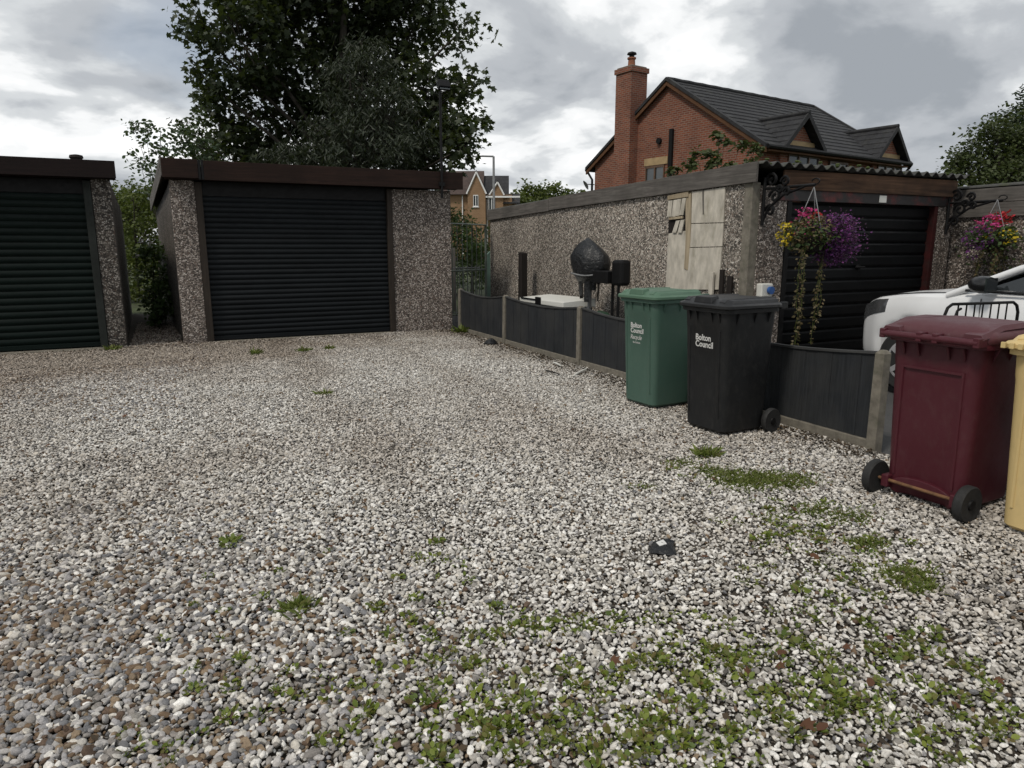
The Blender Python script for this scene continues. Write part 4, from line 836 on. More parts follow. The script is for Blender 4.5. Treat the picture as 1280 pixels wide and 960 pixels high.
def basket(label, x, y, ztop, zb, clumps, trails, seed):
    rg = np.random.default_rng(seed); t = empty('hanging_basket', (x, y, zb), 0, label, 'hanging basket')
    MB().lathe([(0.04, -0.16), (0.12, -0.13), (0.17, -0.06), (0.19, 0.0), (0.175, 0.0), (0.1, -0.04)], (0, 0, 0), 20).build('bowl', M['wood_dark'], t, 40)
    for k in range(3):
        a = 2 * PI * k / 3 + 0.4; MB().tube([(0.18 * math.cos(a), 0.18 * math.sin(a), 0), (0, 0, ztop - zb)], 0.005, 5).build('chain', M['grey_metal'], t)
    cloud('foliage', ball(500, (0, 0, 0.02), (0.30, 0.28, 0.18), rg=rg), 0.055, KITE, M['leaf_shrub'], t, rg=rg)
    for (cx, cy, cz, rx, rz, n, sz, mt) in clumps:
        P_ = ball(n, (cx, cy, cz), (rx, rx * 0.9, rz), shell=0.55, rg=rg); cloud('blossom', P_, sz, OVAL, M[mt], t, 0.0, 0.2, rg=rg)
    st = MB(); lp = []
    for (tx, ty, z0, z1) in trails:
        pts = []; px_, py_ = tx, ty
        for q in range(12):
            px_ += rg.normal(0, 0.010); py_ += rg.normal(0, 0.010); z = z0 + (z1 - z0) * q / 11; pts.append((px_, py_, z))
            for _ in range(5): lp.append((px_ + rg.normal(0, 0.012), py_ + rg.normal(0, 0.012), z + rg.uniform(-0.06, 0.03)))
        st.tube(pts, 0.003, 4)
    if trails:
        st.build('stem', M['leaf_hedge'], t); cloud('trailing_leaves', lp, 0.036, KITE, M['leaf_trail'], t, 0.6, 0.2, rg=rg)
    return t
bracket('black scrolled iron bracket carrying the purple hanging basket', 6.04, 5.975, 2.12, 1)
bracket('black scrolled iron bracket carrying the pink and yellow hanging basket', 9.32, 5.975, 2.05, 1)
cL = ony(985, 300, 5.38); bL = basket('hanging basket with a large purple ball of flowers and trailing stems', 6.12, 5.37, 2.10, cL.z + 0.02,
    [(0.24, -0.05, 0.02, 0.27, 0.24, 2600, 0.029, 'petal_purple'), (0.40, -0.05, -0.06, 0.20, 0.20, 1100, 0.028, 'petal_purple'), (0.34, -0.08, 0.12, 0.18, 0.14, 700, 0.028, 'petal_purple'), (0.20, -0.1, -0.16, 0.16, 0.14, 500, 0.028, 'petal_purple'), (0.30, -0.05, 0.0, 0.38, 0.33, 420, 0.024, 'petal_purple'), (-0.06, -0.05, 0.06, 0.26, 0.18, 620, 0.028, 'leaf_trail'), (-0.37, 0, 0.04, 0.09, 0.13, 95, 0.034, 'petal_yellow'),
     (-0.10, 0, 0.27, 0.10, 0.05, 45, 0.038, 'petal_pink'), (0.08, 0.02, 0.23, 0.07, 0.04, 30, 0.036, 'petal_red'), (-0.15, 0.02, 0.12, 0.13, 0.1, 30, 0.036, 'petal_pink'), (0.46, -0.1, -0.10, 0.03, 0.03, 12, 0.04, 'petal_pink'), (-0.2, 0, 0.0, 0.16, 0.18, 150, 0.032, 'leaf_trail')],
    [(-0.21, -0.1, -0.1, -0.78), (-0.18, -0.08, -0.1, -0.70), (-0.19, -0.12, -0.1, -1.10), (0.10, -0.1, -0.1, -0.92), (0.12, -0.08, -0.1, -0.80), (0.08, -0.12, -0.1, -1.12), (-0.14, -0.1, -0.7, -1.14)], 5)
basket('hanging basket with red, yellow and white flowers before the grey boards', 9.32, 5.37, 2.06, 1.58,
    [(-0.28, 0, 0.02, 0.20, 0.16, 260, 0.03, 'petal_purple'), (-0.10, 0, 0.20, 0.16, 0.10, 110, 0.042, 'petal_pink'), (0.14, 0, 0.26, 0.12, 0.09, 90, 0.042, 'petal_red'), (0.02, -0.1, 0.02, 0.22, 0.10, 110, 0.038, 'petal_yellow'),
     (0.34, 0, 0.10, 0.15, 0.12, 170, 0.034, 'petal_white'), (0.44, 0, -0.06, 0.12, 0.2, 90, 0.034, 'petal_red'), (0.1, 0, -0.1, 0.5, 0.28, 260, 0.04, 'leaf_shrub'), (-0.36, 0, -0.14, 0.10, 0.12, 90, 0.028, 'petal_purple')],
    [(-0.10, -0.1, -0.1, -0.62), (-0.05, -0.08, -0.1, -0.55), (-0.18, -0.05, -0.1, -0.50), (0.1, -0.1, -0.1, -0.6), (0.2, 0, -0.1, -0.5), (-0.22, 0, -0.1, -0.66), (0.02, -0.1, -0.1, -0.66)], 6)

# ------------------------------------------------------------------ green metal gate and what stands behind it
mg = empty('metal_gate', (4.66, 12.3, -0.02), math.atan2(0.75, 1.2), 'tall green tubular metal gate between the two garages', 'gate')
W_ = 1.28
MB().tube([(0, 0, 0), (0, 0, 1.92), (W_, 0, 1.92), (W_, 0, 0)], 0.026, 8).build('frame', M['galv'], mg, 30)
for z in (0.22, 1.05): MB().tube([(0, 0, z), (W_, 0, z)], 0.018, 8).build('rail', M['galv'], mg, 30)
for k in range(1, 8): MB().tube([(W_ * k / 8, 0, 0.22), (W_ * k / 8, 0, 1.90)], 0.009, 6).build('bar', M['galv'], mg, 30)
tl = empty('garden_fence', (0, 0, 0), 0, 'weathered grey plank fence seen through the tall green gate', 'fence')
for k in range(14): bx('plank', 3.9 + k * 0.16, 3.9 + k * 0.16 + 0.145, 15.6 + 0.012 * (k % 2), 15.62 + 0.012 * (k % 2), -0.03, 1.45 + random.uniform(-0.02, 0.02), M['wood_grey_z'], tl)
for z in (0.3, 1.15): bx('rail', 3.85, 6.2, 15.64, 15.69, z, z + 0.08, M['wood_grey_y'], tl)
tt = ony(612, 314, 13.6)
tag(MB().prism([(-0.075, -0.03), (0.075, -0.03), (0.075, tt.z - 0.08), (0.0, tt.z), (-0.075, tt.z - 0.08)], -0.02, 0.02).build('pointed_post', M['teal'], None, bevel=0.003, loc=(tt.x, 13.6, 0)), 'pale teal pointed post behind the tall green gate', 'post')
rl = empty('railing', (4.75, 13.0, -0.02), 0.25, 'thin grey metal railing beyond the tall green gate', 'railing')
for k in range(11): MB().tube([(0.1 * k, 0, 0), (0.1 * k, 0, 1.12)], 0.008, 6).build('bar', M['grey_metal'], rl)
for z in (0.2, 1.08): MB().tube([(0, 0, z), (1.0, 0, z)], 0.012, 6).build('rail', M['grey_metal'], rl)

# ------------------------------------------------------------------ trees
def tree(name, label, cat, base, lobes, n_clump, per, lsize, tmpl, lmat, trunk_r, seed, group=None, clump_r=0.35, droop=0.3, up=0.5, shell=0.45, fork=0.35, dirs=None, flat=1.0):
    rg = np.random.default_rng(seed); t = empty(name, base, 0, label, cat, group); b = Vector(base)
    cs = [Vector(c) - b for c, r in lobes]; rs = [r for c, r in lobes]
    zmax = max(c.z for c in cs); ctr = sum((Vector((c.x, c.y, 0)) for c in cs), Vector()) / len(cs)
    tk = MB(); tp_ = [Vector((0, 0, -0.1)), Vector((ctr.x * 0.15, ctr.y * 0.15, zmax * 0.2)), Vector((ctr.x * 0.4, ctr.y * 0.4, zmax * 0.45)), Vector((ctr.x * 0.7, ctr.y * 0.7, zmax * 0.72)), Vector((ctr.x, ctr.y, zmax * 0.95))]
    tk.tube(tp_, [trunk_r * 1.15, trunk_r * 0.9, trunk_r * 0.7, trunk_r * 0.45, trunk_r * 0.12], 10)
    w = np.array([r ** 2 for r in rs]); w /= w.sum(); pos = []
    for i, c in enumerate(cs):
        s0 = tp_[1].lerp(tp_[3], min(1, max(0, (c.z / zmax - fork)))) ; mid = s0.lerp(c, 0.5) + Vector(rg.normal(0, 0.1, 3)) * rs[i] + Vector((0, 0, 0.12 * rs[i]))
        tk.tube([s0, mid, c], [trunk_r * 0.36, trunk_r * 0.22, trunk_r * 0.10], 6)
        nc = max(6, int(n_clump * w[i])); q = ball(nc, c, rs[i], shell=shell, rg=rg, flat=flat)
        for p in q:
            p = Vector(p)
            if p.z < 0.05: continue
            a = c.lerp(p, 0.25); m = a.lerp(p, 0.55) + Vector(rg.normal(0, 0.06, 3)) * rs[i]
            tk.tube([a, m, p], [trunk_r * 0.06 + 0.006, trunk_r * 0.035 + 0.004, 0.003], 3, False)
            k = rg.integers(int(per * 0.5), int(per * 1.4) + 1); pos.append(np.array(p) + np.clip(rg.normal(0, 1, (k, 3)), -1.35, 1.35) * clump_r * np.array([0.5, 0.5, 0.36]) * rg.uniform(0.6, 1.3))
    tk.build('trunk', M['bark'], t, 60)
    pos = np.concatenate(pos); pos = pos[pos[:, 2] > 0.03]; cloud('crown', pos, lsize, tmpl, lmat, t, droop, up, rg=rg)
    return t
def lob(px, py, rpx, d, dd=0.0): return (tuple(deep(px, py, d + dd)), rpx / FPX * (d + dd))
D = 20.5
big_l = [lob(415, -70, 135, D), lob(300, 50, 72, D, -1), lob(420, 20, 95, D, 1), lob(520, 30, 60, D, 0.6), lob(325, 130, 74, D, 0.5), lob(440, 115, 90, D, 1.4), lob(540, 110, 50, D, -0.4), lob(572, 165, 40, D, -1.2), lob(290, 185, 60, D, 0),
         lob(500, 185, 60, D, 1.0), lob(390, 190, 70, D, 1.5), lob(255, 45, 26, D, -1.5), lob(262, 105, 24, D, -1.5), lob(583, 105, 22, D, -1.0), lob(584, 182, 18, D, -1.8), lob(575, 40, 24, D, -1), lob(545, 190, 40, D), lob(340, -30, 90, D, 0), lob(510, -60, 80, D, 0)]
bt = deep(415, 240, D + 0.8)
tree('maple_tree', 'large dark leafy tree rising behind the charcoal-door garage', 'tree', (bt.x, bt.y, -0.02), big_l, 1150, 30, 0.165, MAPLE, M['leaf_tree'], 0.24, 31, clump_r=0.56, droop=0.5, shell=0.25)
for _l in [(225, 30, 14), (240, 75, 16), (236, 130, 14), (262, 150, 16), (600, 95, 12), (606, 118, 12), (600, 165, 12), (590, 183, 11), (584, 145, 16), (560, 70, 18), (600, 48, 10), (585, 22, 14), (232, 12, 12), (285, 90, 26), (560, 15, 22), (565, 120, 22)]: big_l.append(lob(*_l, D, random.uniform(-2.0, 0.3)))
ws = [lob(455, 110, 52, 18.6), lob(430, 160, 50, 18.6), lob(480, 165, 55, 18.4), lob(445, 200, 60, 18.4), lob(500, 205, 48, 18.4), lob(455, 65, 26, 18.8), lob(400, 205, 40, 18.5), lob(350, 208, 32, 18.5)]
wb = deep(455, 330, 18.6)
tree('willow_leaved_tree', 'grey-green narrow-leaved tree in front of the large dark tree', 'tree', (wb.x, wb.y, -0.02), ws, 300, 46, 0.17, NARROW, M['leaf_willow'], 0.09, 32, clump_r=0.42, droop=0.9, up=0.1, shell=0.3)
ss = [lob(205, 200, 30, 17.9), lob(182, 165, 13, 17.9), lob(175, 200, 14, 17.9), lob(235, 150, 18, 18.2), lob(240, 190, 34, 18.4), lob(196, 228, 22, 17.8), lob(168, 158, 7, 17.9), lob(222, 172, 16, 18)]
sb_ = deep(196, 330, 18.0)
tree('sapling', 'thin pale sapling beside the large tree, over the gap between garages', 'tree', (sb_.x, sb_.y, -0.02), ss, 105, 14, 0.11, OVAL, M['leaf_sap'], 0.04, 33, clump_r=0.30, shell=0.2)
# hedge and bush in the gap between the garages
hl = [lob(150, 375, 22, 18.9), lob(185, 378, 20, 19.2), lob(170, 270, 34, 21), lob(205, 260, 30, 21.5), lob(150, 290, 40, 21), lob(190, 305, 40, 20.5), lob(150, 340, 40, 19.5), lob(180, 345, 34, 19.5), lob(165, 245, 18, 22), lob(120, 270, 40, 21), lob(230, 280, 40, 21.5)]
hb_ = deep(170, 340, 20.8)
tree('hedge', 'overgrown green hedge seen through the gap between the two roller-door garages', 'hedge', (hb_.x, hb_.y, -0.02), hl, 300, 44, 0.10, KITE, M['leaf_hedge'], 0.06, 34, clump_r=0.45, shell=0.5)
wbu = tree('flowering_bush', 'white-flowered bush against the side of the charcoal-door garage', 'bush', (-0.35, 15.4, -0.02), [((-0.25, 14.6, 1.3), 0.2), ((-0.2, 15.2, 0.9), 0.24), ((-0.2, 14.6, 0.6), 0.24), ((-0.2, 15.6, 1.4), 0.2), ((-0.2, 14.3, 0.25), 0.22), ((-0.25, 15.0, 0.3), 0.24)], 80, 26, 0.08, KITE, M['leaf_shrub'], 0.02, 35, clump_r=0.2)
for k in range(9):
    p = onx(random.uniform(182, 196), random.uniform(298, 330), -0.2) if False else Vector((random.uniform(-0.5, -0.15), random.uniform(14.2, 15.2), random.uniform(1.2, 1.75)))
    if k < 6: cloud('blossom', np.array([[p.x + 0.35, p.y - 15.4, p.z]]) + rng.normal(0, 0.02, (8, 3)), 0.05, OVAL, M['petal_white'], wbu, 0, 0.2)
# dark hedge behind the tall gate
gl_ = [lob(590, 290, 24, 20), lob(575, 300, 22, 19.5), lob(610, 330, 30, 21), lob(580, 335, 26, 20), lob(628, 290, 14, 21), lob(560, 270, 14, 20)]
gb_ = deep(590, 345, 20.3)
tree('garden_shrub', 'dark green shrub beyond the tall green gate', 'bush', (gb_.x, gb_.y, -0.02), gl_, 150, 36, 0.09, KITE, M['leaf_shrub'], 0.05, 36, clump_r=0.4)
# shrub whose stems rise behind the corrugated garage roof
sl = [lob(905, 178, 11, 13.5), lob(890, 192, 13, 13.4), lob(870, 190, 8, 13.4), lob(850, 207, 10, 13.3), lob(925, 180, 12, 13.5), lob(945, 186, 12, 13.5), lob(935, 196, 12, 13.4), lob(880, 204, 12, 13.3), lob(912, 200, 12, 13.4), lob(842, 212, 8, 13.3), lob(898, 168, 6, 13.5), lob(865, 208, 10, 13.3)]
sh = Vector((7.9, 13.5, -0.02)); sl = [((deep(*p).x + 0, deep(*p).y, deep(*p).z), r) for p, r in [((905, 178, 15.4), 0.10), ((888, 190, 15.4), 0.10), ((870, 190, 15.3), 0.07), ((866, 204, 15.2), 0.09), ((925, 182, 15.6), 0.10), ((945, 186, 15.6), 0.12), ((935, 200, 15.5), 0.10), ((886, 206, 15.3), 0.10), ((912, 206, 15.4), 0.08), ((842, 213, 15.1), 0.09), ((899, 168, 15.4), 0.06), ((898, 196, 15.2), 0.08)]]
sp0 = deep(895, 240, 15.3)
tree('climbing_shrub', 'leafy shrub stems poking up over the grey-boarded garage roof', 'bush', (sp0.x, sp0.y, -0.02), sl, 50, 9, 0.115, OVAL, M['leaf_olive'], 0.03, 37, clump_r=0.13, shell=0.3)
# trees on the right, behind the low garage
r1 = [lob(1235, 205, 36, 17), lob(1205, 215, 22, 17), lob(1262, 190, 34, 17), lob(1290, 200, 45, 17.2), lob(1240, 165, 16, 16.8), lob(1222, 178, 13, 16.8), lob(1255, 150, 12, 16.9), lob(1200, 195, 9, 16.8), lob(1250, 232, 34, 16.5), lob(1300, 235, 40, 16.5), lob(1190, 225, 12, 16.8)]
rb1 = deep(1262, 330, 17.2)
tree('garden_tree', 'bushy olive-green tree behind the low grey-boarded garage', 'tree', (rb1.x, rb1.y, -0.02), r1, 330, 36, 0.10, KITE, M['leaf_olive'], 0.10, 38, clump_r=0.36)
r2 = [lob(1300, 150, 30, 20), lob(1278, 150, 16, 20), lob(1290, 190, 40, 20), lob(1310, 115, 26, 20), lob(1330, 170, 50, 20), lob(1310, 220, 60, 20)]
rb2 = deep(1312, 330, 20)
tree('conifer', 'dark feathery conifer beside the bushy olive-green tree', 'tree', (rb2.x, rb2.y, -0.02), r2, 200, 50, 0.20, NARROW, M['leaf_conifer'], 0.15, 39, clump_r=0.5, droop=-0.2, up=0.2)
for i, (px, py, r, d, lb) in enumerate([(662, 250, 22, 95, 'rounded far tree left of the brick house, nearer the street lamp'), (690, 248, 24, 98, 'wide far tree standing between the street lamp and the brick house'), (716, 256, 18, 92, 'small far tree beside the brick house satellite dish'), (648, 258, 12, 90, 'small far tree just behind the tan brick house')]):
    b_ = deep(px, 322, d); tree('far_tree', lb, 'tree', (b_.x, b_.y, -0.02), [lob(px, py, r, d), lob(px - r * 0.5, py + 8, r * 0.7, d), lob(px + r * 0.5, py + 8, r * 0.7, d), lob(px, py + 22, r * 0.8, d)], 110, 30, 0.5, KITE, M['leaf_hedge'], 0.3, 50 + i, 'far trees beyond the garages', clump_r=1.1)
for i, (px, py, r, d) in enumerate([(120, 240, 30, 70), (165, 238, 16, 72), (205, 240, 24, 75), (60, 245, 30, 70)]):
    b_ = deep(px, 322, d); tree('far_tree', 'far green tree beyond the hedge, glimpsed in the gap between the roller-door garages', 'tree', (b_.x, b_.y, -0.02), [lob(px, py + 12, r, d), lob(px - r * 0.5, py + 22, r * 0.8, d), lob(px + r * 0.5, py + 22, r * 0.8, d), lob(px, py + 45, r, d)], 100, 30, 0.4, KITE, M['leaf_hedge'], 0.3, 60 + i, 'far trees behind the hedge', clump_r=0.9)

# ------------------------------------------------------------------ red brick house (local: x along the ridge, y to the back, origin at the near eaves corner)
hs = empty('brick_house', (17.6, 17.5, -0.03), R(8.5), 'red brick house with dark tiled roof, tall chimney and two small front gables', 'house')
HWi, HL, EZ, RZ = 8.75, 9.1, 4.7, 7.45; hy = HWi / 2; sl_ = (RZ - EZ) / hy
wall = MB().prism([(0.35, 0), (8.40, 0), (8.40, EZ + 0.35 * sl_ - 0.10), (hy, RZ - 0.13), (0.35, EZ + 0.35 * sl_ - 0.10)], 0.12, 8.95, 'x').build('wall', M['brick_red'], hs)
def tiled_slope(name, x0, x1, e0, e1, n, parent, mat, t=0.035, cut=None):   # stepped courses from eave e0=(y,z) to ridge e1
    mb = MB()
    for k in range(n):
        a, b = k / n, (k + 1) / n + 0.25 / n
        y0, z0 = e0[0] + (e1[0] - e0[0]) * a, e0[1] + (e1[1] - e0[1]) * a; y1, z1 = e0[0] + (e1[0] - e0[0]) * min(b, 1), e0[1] + (e1[1] - e0[1]) * min(b, 1)
        xs = np.arange(x0, x1, 0.33); j = 0.16 * (k % 2)
        mb.add([(x0, y0, z0 + t * 1.6), (x1, y0, z0 + t * 1.6), (x1, y1, z1 + t * 0.4), (x0, y1, z1 + t * 0.4), (x0, y0, z0), (x1, y0, z0), (x1, y1, z1 - 0.02), (x0, y1, z1 - 0.02)],
               [(0, 1, 2, 3), (7, 6, 5, 4), (4, 5, 1, 0), (5, 6, 2, 1), (6, 7, 3, 2), (7, 4, 0, 3)])
    return mb.build(name, mat, parent)
rfF = tiled_slope('roof', 0, HL, (-0.02, EZ - 0.01), (hy, RZ), 15, hs, M['tile'])
rfB = tiled_slope('roof', 0, HL, (HWi + 0.02, EZ - 0.01), (hy, RZ), 15, hs, M['tile'])
MB().tube([(0 + HL * k / 24, hy, RZ + 0.03 + 0.012 * (k % 2)) for k in range(25)], 0.085, 8).build('ridge_tiles', M['tile'], rfF, 40)
for x, nm in ((-0.03, 0), (HL + 0.0, 1)):       # verges: dark tile edge and tan barge board under it
    for (ya, yb) in ((-0.05, hy), (HWi + 0.05, hy)):
        za = EZ - 0.03
        vs = lambda dx0, dx1, dz0, dz1: [(x + dx, y, z + dz) for dx in (dx0, dx1) for (y, z) in ((ya, za), (yb, RZ)) for dz in (dz0, dz1)]
        F8 = [(0, 1, 3, 2), (4, 6, 7, 5), (0, 4, 5, 1), (2, 3, 7, 6), (0, 2, 6, 4), (1, 5, 7, 3)]
        MB().add(vs(-0.06, 0.12, -0.02, 0.10), F8).build('verge', M['tile'], hs)
        MB().add(vs(-0.02, 0.05, -0.19, -0.03), F8).build('barge_board', M['verge'], hs)
for y in (-0.10, HWi + 0.10):
    MB().tube([(0.0, y, EZ - 0.03), (HL, y, EZ - 0.03)], 0.07, 8).build('gutter', M['black_metal'], hs, 40)
bx('soffit', 0.1, 9.0, -0.04, 0.345, EZ - 0.16, EZ - 0.11, M['verge'], hs)
ch = bx('chimney', -0.32, 0.52, 5.93, 6.78, 0, 8.02, M['brick_red'], hs)
bx('chimney_cap', -0.37, 0.57, 5.88, 6.83, 8.02, 8.20, M['brick_red'], ch)
bx('flaunching', -0.30, 0.50, 5.95, 6.76, 8.20, 8.26, M['concrete'], ch, 0.02)
MB().lathe([(0.15, 8.25), (0.13, 8.55), (0.17, 8.57), (0.17, 8.62), (0.12, 8.63)], (0.08, 6.36, 0), 14).build('chimney_pot', M['terracotta'], ch, 40)
MB().lathe([(0.10, 8.63), (0.10, 8.72), (0.19, 8.74), (0.16, 8.80), (0.05, 8.84)], (0.08, 6.36, 0), 14).build('cowl', M['black_metal'], ch, 40)
def window(par, x, y0, y1, z0, z1, face, frame_m, n=2, name='window'):
    # face 'x': pane in the gable plane at x; face 'y': pane in the front plane at y=x
    def B(nm, a0, a1, d0, d1, c0, c1, m, p): return bx(nm, d0, d1, a0, a1, c0, c1, m, p) if face == 'x' else bx(nm, a0, a1, d0, d1, c0, c1, m, p)
    w = B(name, y0, y1, x + 0.01, x + 0.03, z0, z1, M['pane'], par); f = 0.07
    B('frame', y0 - 0.01, y1 + 0.01, x - 0.03, x + 0.008, z1 - f, z1 + 0.01, frame_m, w); B('frame', y0 - 0.01, y1 + 0.01, x - 0.03, x + 0.008, z0 - 0.01, z0 + f, frame_m, w)
    for k in range(n + 1):
        c = y0 + (y1 - y0) * k / n; B('frame', max(y0 - 0.01, c - f / 2), min(y1 + 0.01, c + f / 2), x - 0.031, x + 0.007, z0 + f, z1 - f, frame_m, w)
    B('sill', y0 - 0.08, y1 + 0.08, x - 0.07, x + 0.0, z0 - 0.09, z0 - 0.012, frame_m, w); return w
window(hs, 0.10, 4.45, 5.40, 3.60, 4.50, 'x', M['brown_upvc'])
bx('lintel', 0.085, 0.125, 4.30, 5.50, 4.53, 4.80, M['stone_band'], hs)
MB().tube([(0.05, 4.12, 3.0), (0.05, 4.12, 5.72)], 0.09, 10).build('soil_pipe', M['black_metal'], hs, 40)
MB().lathe([(0.11, 0.02), (0.11, 0.13), (0.05, 0.14)], (0, 4.75, 5.38), 12, 'x').build('vent', M['black_metal'], hs, 40)
for y in (8.55,): MB().tube([(0.0, y + 0.2, EZ - 0.1), (0.06, y - 0.05, EZ - 0.45), (0.06, y - 0.05, 0)], 0.05, 8).build('downpipe', M['black_metal'], hs, 40)
dsh = MB().lathe([(0.02, 0.0), (0.12, 0.02), (0.20, 0.07), (0.21, 0.07), (0.12, 0.03)], (0, 0, 0), 18, 'x').build('satellite_dish', M['grey_metal'], hs, 40, loc=(-0.25, 8.45, 4.05), rot=(0, R(150), R(-25)))
MB().tube([(0.1, 8.4, 4.05), (-0.22, 8.45, 4.05)], 0.02, 6).build('dish_arm', M['black_metal'], hs)
def gablet(x0, x1, zf, za, proj=0.10):
    xm = (x0 + x1) / 2; run = (za - EZ) / sl_
    d = MB().prism([(x0 + 0.16, 2.4), (x1 - 0.16, 2.4), (x1 - 0.16, zf + 0.05), (xm, za - 0.16), (x0 + 0.16, zf + 0.05)], proj + 0.12, 1.9, 'y').build('dormer', M['brick_red'], hs)
    rr2 = MB(); n = 6; k = (za - zf) / (xm - x0)
    for s, xa in ((1, x0), (-1, x1)):
        for q in range(n):
            a, b = q / n, min(1, (q + 1.2) / n); X0, X1 = xa + (xm - xa) * a, xa + (xm - xa) * b; Z0, Z1 = zf + (za - zf) * a, zf + (za - zf) * b; yb = 0.2 + run * 1.0 + 0.3
            rr2.add([(X0, proj - 0.18, Z0 + 0.06), (X0, yb, Z0 + 0.06), (X1, yb, Z1 + 0.02), (X1, proj - 0.18, Z1 + 0.02), (X0, proj - 0.18, Z0), (X0, yb, Z0), (X1, yb, Z1 - 0.03), (X1, proj - 0.18, Z1 - 0.03)], [(0, 1, 2, 3), (7, 6, 5, 4), (0, 4, 5, 1), (1, 5, 6, 2), (2, 6, 7, 3), (3, 7, 4, 0)])
    rr2.build('dormer_roof', M['tile'], d)
    MB().tube([(xm, proj - 0.2, za + 0.05), (xm, 0.2 + run + 0.4, za + 0.05)], 0.08, 8).build('ridge_tiles', M['tile'], d, 40)
    for xa in (x0, x1):
        s = 1 if xa == x0 else -1
        MB().add([(xa - s * 0.04, y, zf + dz) for y in (proj - 0.20, proj - 0.15) for dz in (-0.12, 0.07)] + [(xm, y, za + dz) for y in (proj - 0.20, proj - 0.15) for dz in (-0.12, 0.08)], [(0, 1, 5, 4), (2, 6, 7, 3), (0, 4, 6, 2), (1, 3, 7, 5), (0, 2, 3, 1), (4, 5, 7, 6)]).build('barge_board', M['tile'], d)
    bx('stone_panel', x0 + 0.26, x1 - 0.26, proj + 0.09, proj + 0.118, zf - 0.02, zf + 0.30, M['stone_band'], d)
    return d
gablet(0.98, 3.25, 4.70, 5.85); gablet(6.72, 8.98, 4.70, 5.93)
window(hs, 0.20, 1.55, 3.30, 3.4, 4.58, 'y', M['brown_upvc'], 3); window(hs, 0.30, 4.15, 5.30, 3.4, 4.50, 'y', M['brown_upvc'], 2); window(hs, 0.20, 7.2, 8.95, 3.4, 4.58, 'y', M['brown_upvc'], 3)
bx('bay', 1.47, 3.45, 0.235, 0.36, 2.2, 4.74, M['brick_red'], hs); bx('bay', 7.14, 9.02, 0.235, 0.36, 2.2, 4.74, M['brick_red'], hs)
MB().tube([(9.12, -0.1, EZ - 0.05), (9.10, 0.15, EZ - 0.40), (9.0, 0.25, EZ - 0.5), (9.0, 0.25, 0)], 0.05, 8).build('downpipe', M['black_metal'], hs, 40)

# ------------------------------------------------------------------ tan brick house far behind the gate
th = empty('tan_house', (0, 0, 0), 0, 'distant tan brick house with white-edged gables behind the street lamp', 'house')
o0 = onz(640, 318, -0.02) if False else deep(565, 245, 72); o1 = deep(648, 245, 72)
th.location = (o0.x, o0.y, -0.03); dxy = Vector((o1.x - o0.x, o1.y - o0.y, 0)); th.rotation_euler = (0, 0, math.atan2(dxy.y, dxy.x) + 0.0)
def hx(px): return (px - 565) / 83 * dxy.length
def hz(py): return (deep(600, py, 72)).z
bx('wall', hx(552), hx(640), 0.0, 6.0, 0, hz(243), M['brick_tan'], th)
bx('wall', hx(608), hx(646), 0.3, 6.0, 0, hz(250) , M['brick_tan'], th)
rm = MB().prism([(-0.5, hz(243)), (3.2, hz(210)), (6.5, hz(243))], hx(548), hx(604), 'x'); rm.build('roof', M['tile_brown'], th)
MB().prism([(-0.2, hz(246)), (3.2, hz(216)), (6.5, hz(246))], hx(604) + 0.01, hx(636), 'x').build('roof', M['tile'], th)
MB().prism([(-0.35, hz(254)), (2.0, hz(240)), (4.5, hz(254))], hx(628), hx(650), 'x').build('roof', M['tile'], th)
def tgable(xl, xa, xr, yf, ya, y):
    g = MB().prism([(hx(xl), 0.5), (hx(xr), 0.5), (hx(xr), hz(yf)), (hx(xa), hz(ya)), (hx(xl), hz(yf))], y, y + 3.0, 'y').build('gable', M['brick_tan'], th)
    for a in (xl, xr):
        s = 1 if a == xl else -1
        MB().tube([(hx(a) - s * 0.1, y - 0.1, hz(yf) - 0.05), (hx(xa), y - 0.1, hz(ya) + 0.08)], 0.09, 6).build('barge_board', M['white_upvc'], g)
        MB().add([(hx(a) - s * 0.12, y - 0.15, hz(yf)), (hx(xa), y - 0.15, hz(ya) + 0.15), (hx(xa), y + 3.2, hz(ya) + 0.15), (hx(a) - s * 0.12, y + 3.2, hz(yf))] + [(hx(a) - s * 0.12, y - 0.15, hz(yf) + 0.12), (hx(xa), y - 0.15, hz(ya) + 0.3), (hx(xa), y + 3.2, hz(ya) + 0.3), (hx(a) - s * 0.12, y + 3.2, hz(yf) + 0.12)], [(0, 1, 2, 3), (7, 6, 5, 4), (0, 4, 5, 1), (1, 5, 6, 2), (2, 6, 7, 3), (3, 7, 4, 0)]).build('gable_roof', M['tile'], g)
    return g
tgable(585, 596, 607, 242, 217, -0.6); tgable(613, 622, 629, 243, 229, -0.3)
bx('gutter', hx(605), hx(650), -0.55, -0.42, hz(247), hz(245), M['white_upvc'], th)
window(th, -0.66, hx(592), hx(598), hz(258), hz(244), 'y', M['white_upvc'], 2); window(th, -0.40, hx(611), hx(618), hz(263), hz(247), 'y', M['white_upvc'], 2)
for px in (578, 609): MB().tube([(hx(px), -0.08, 0), (hx(px), -0.08, hz(244))], 0.06, 6).build('downpipe', M['white_upvc'], th)
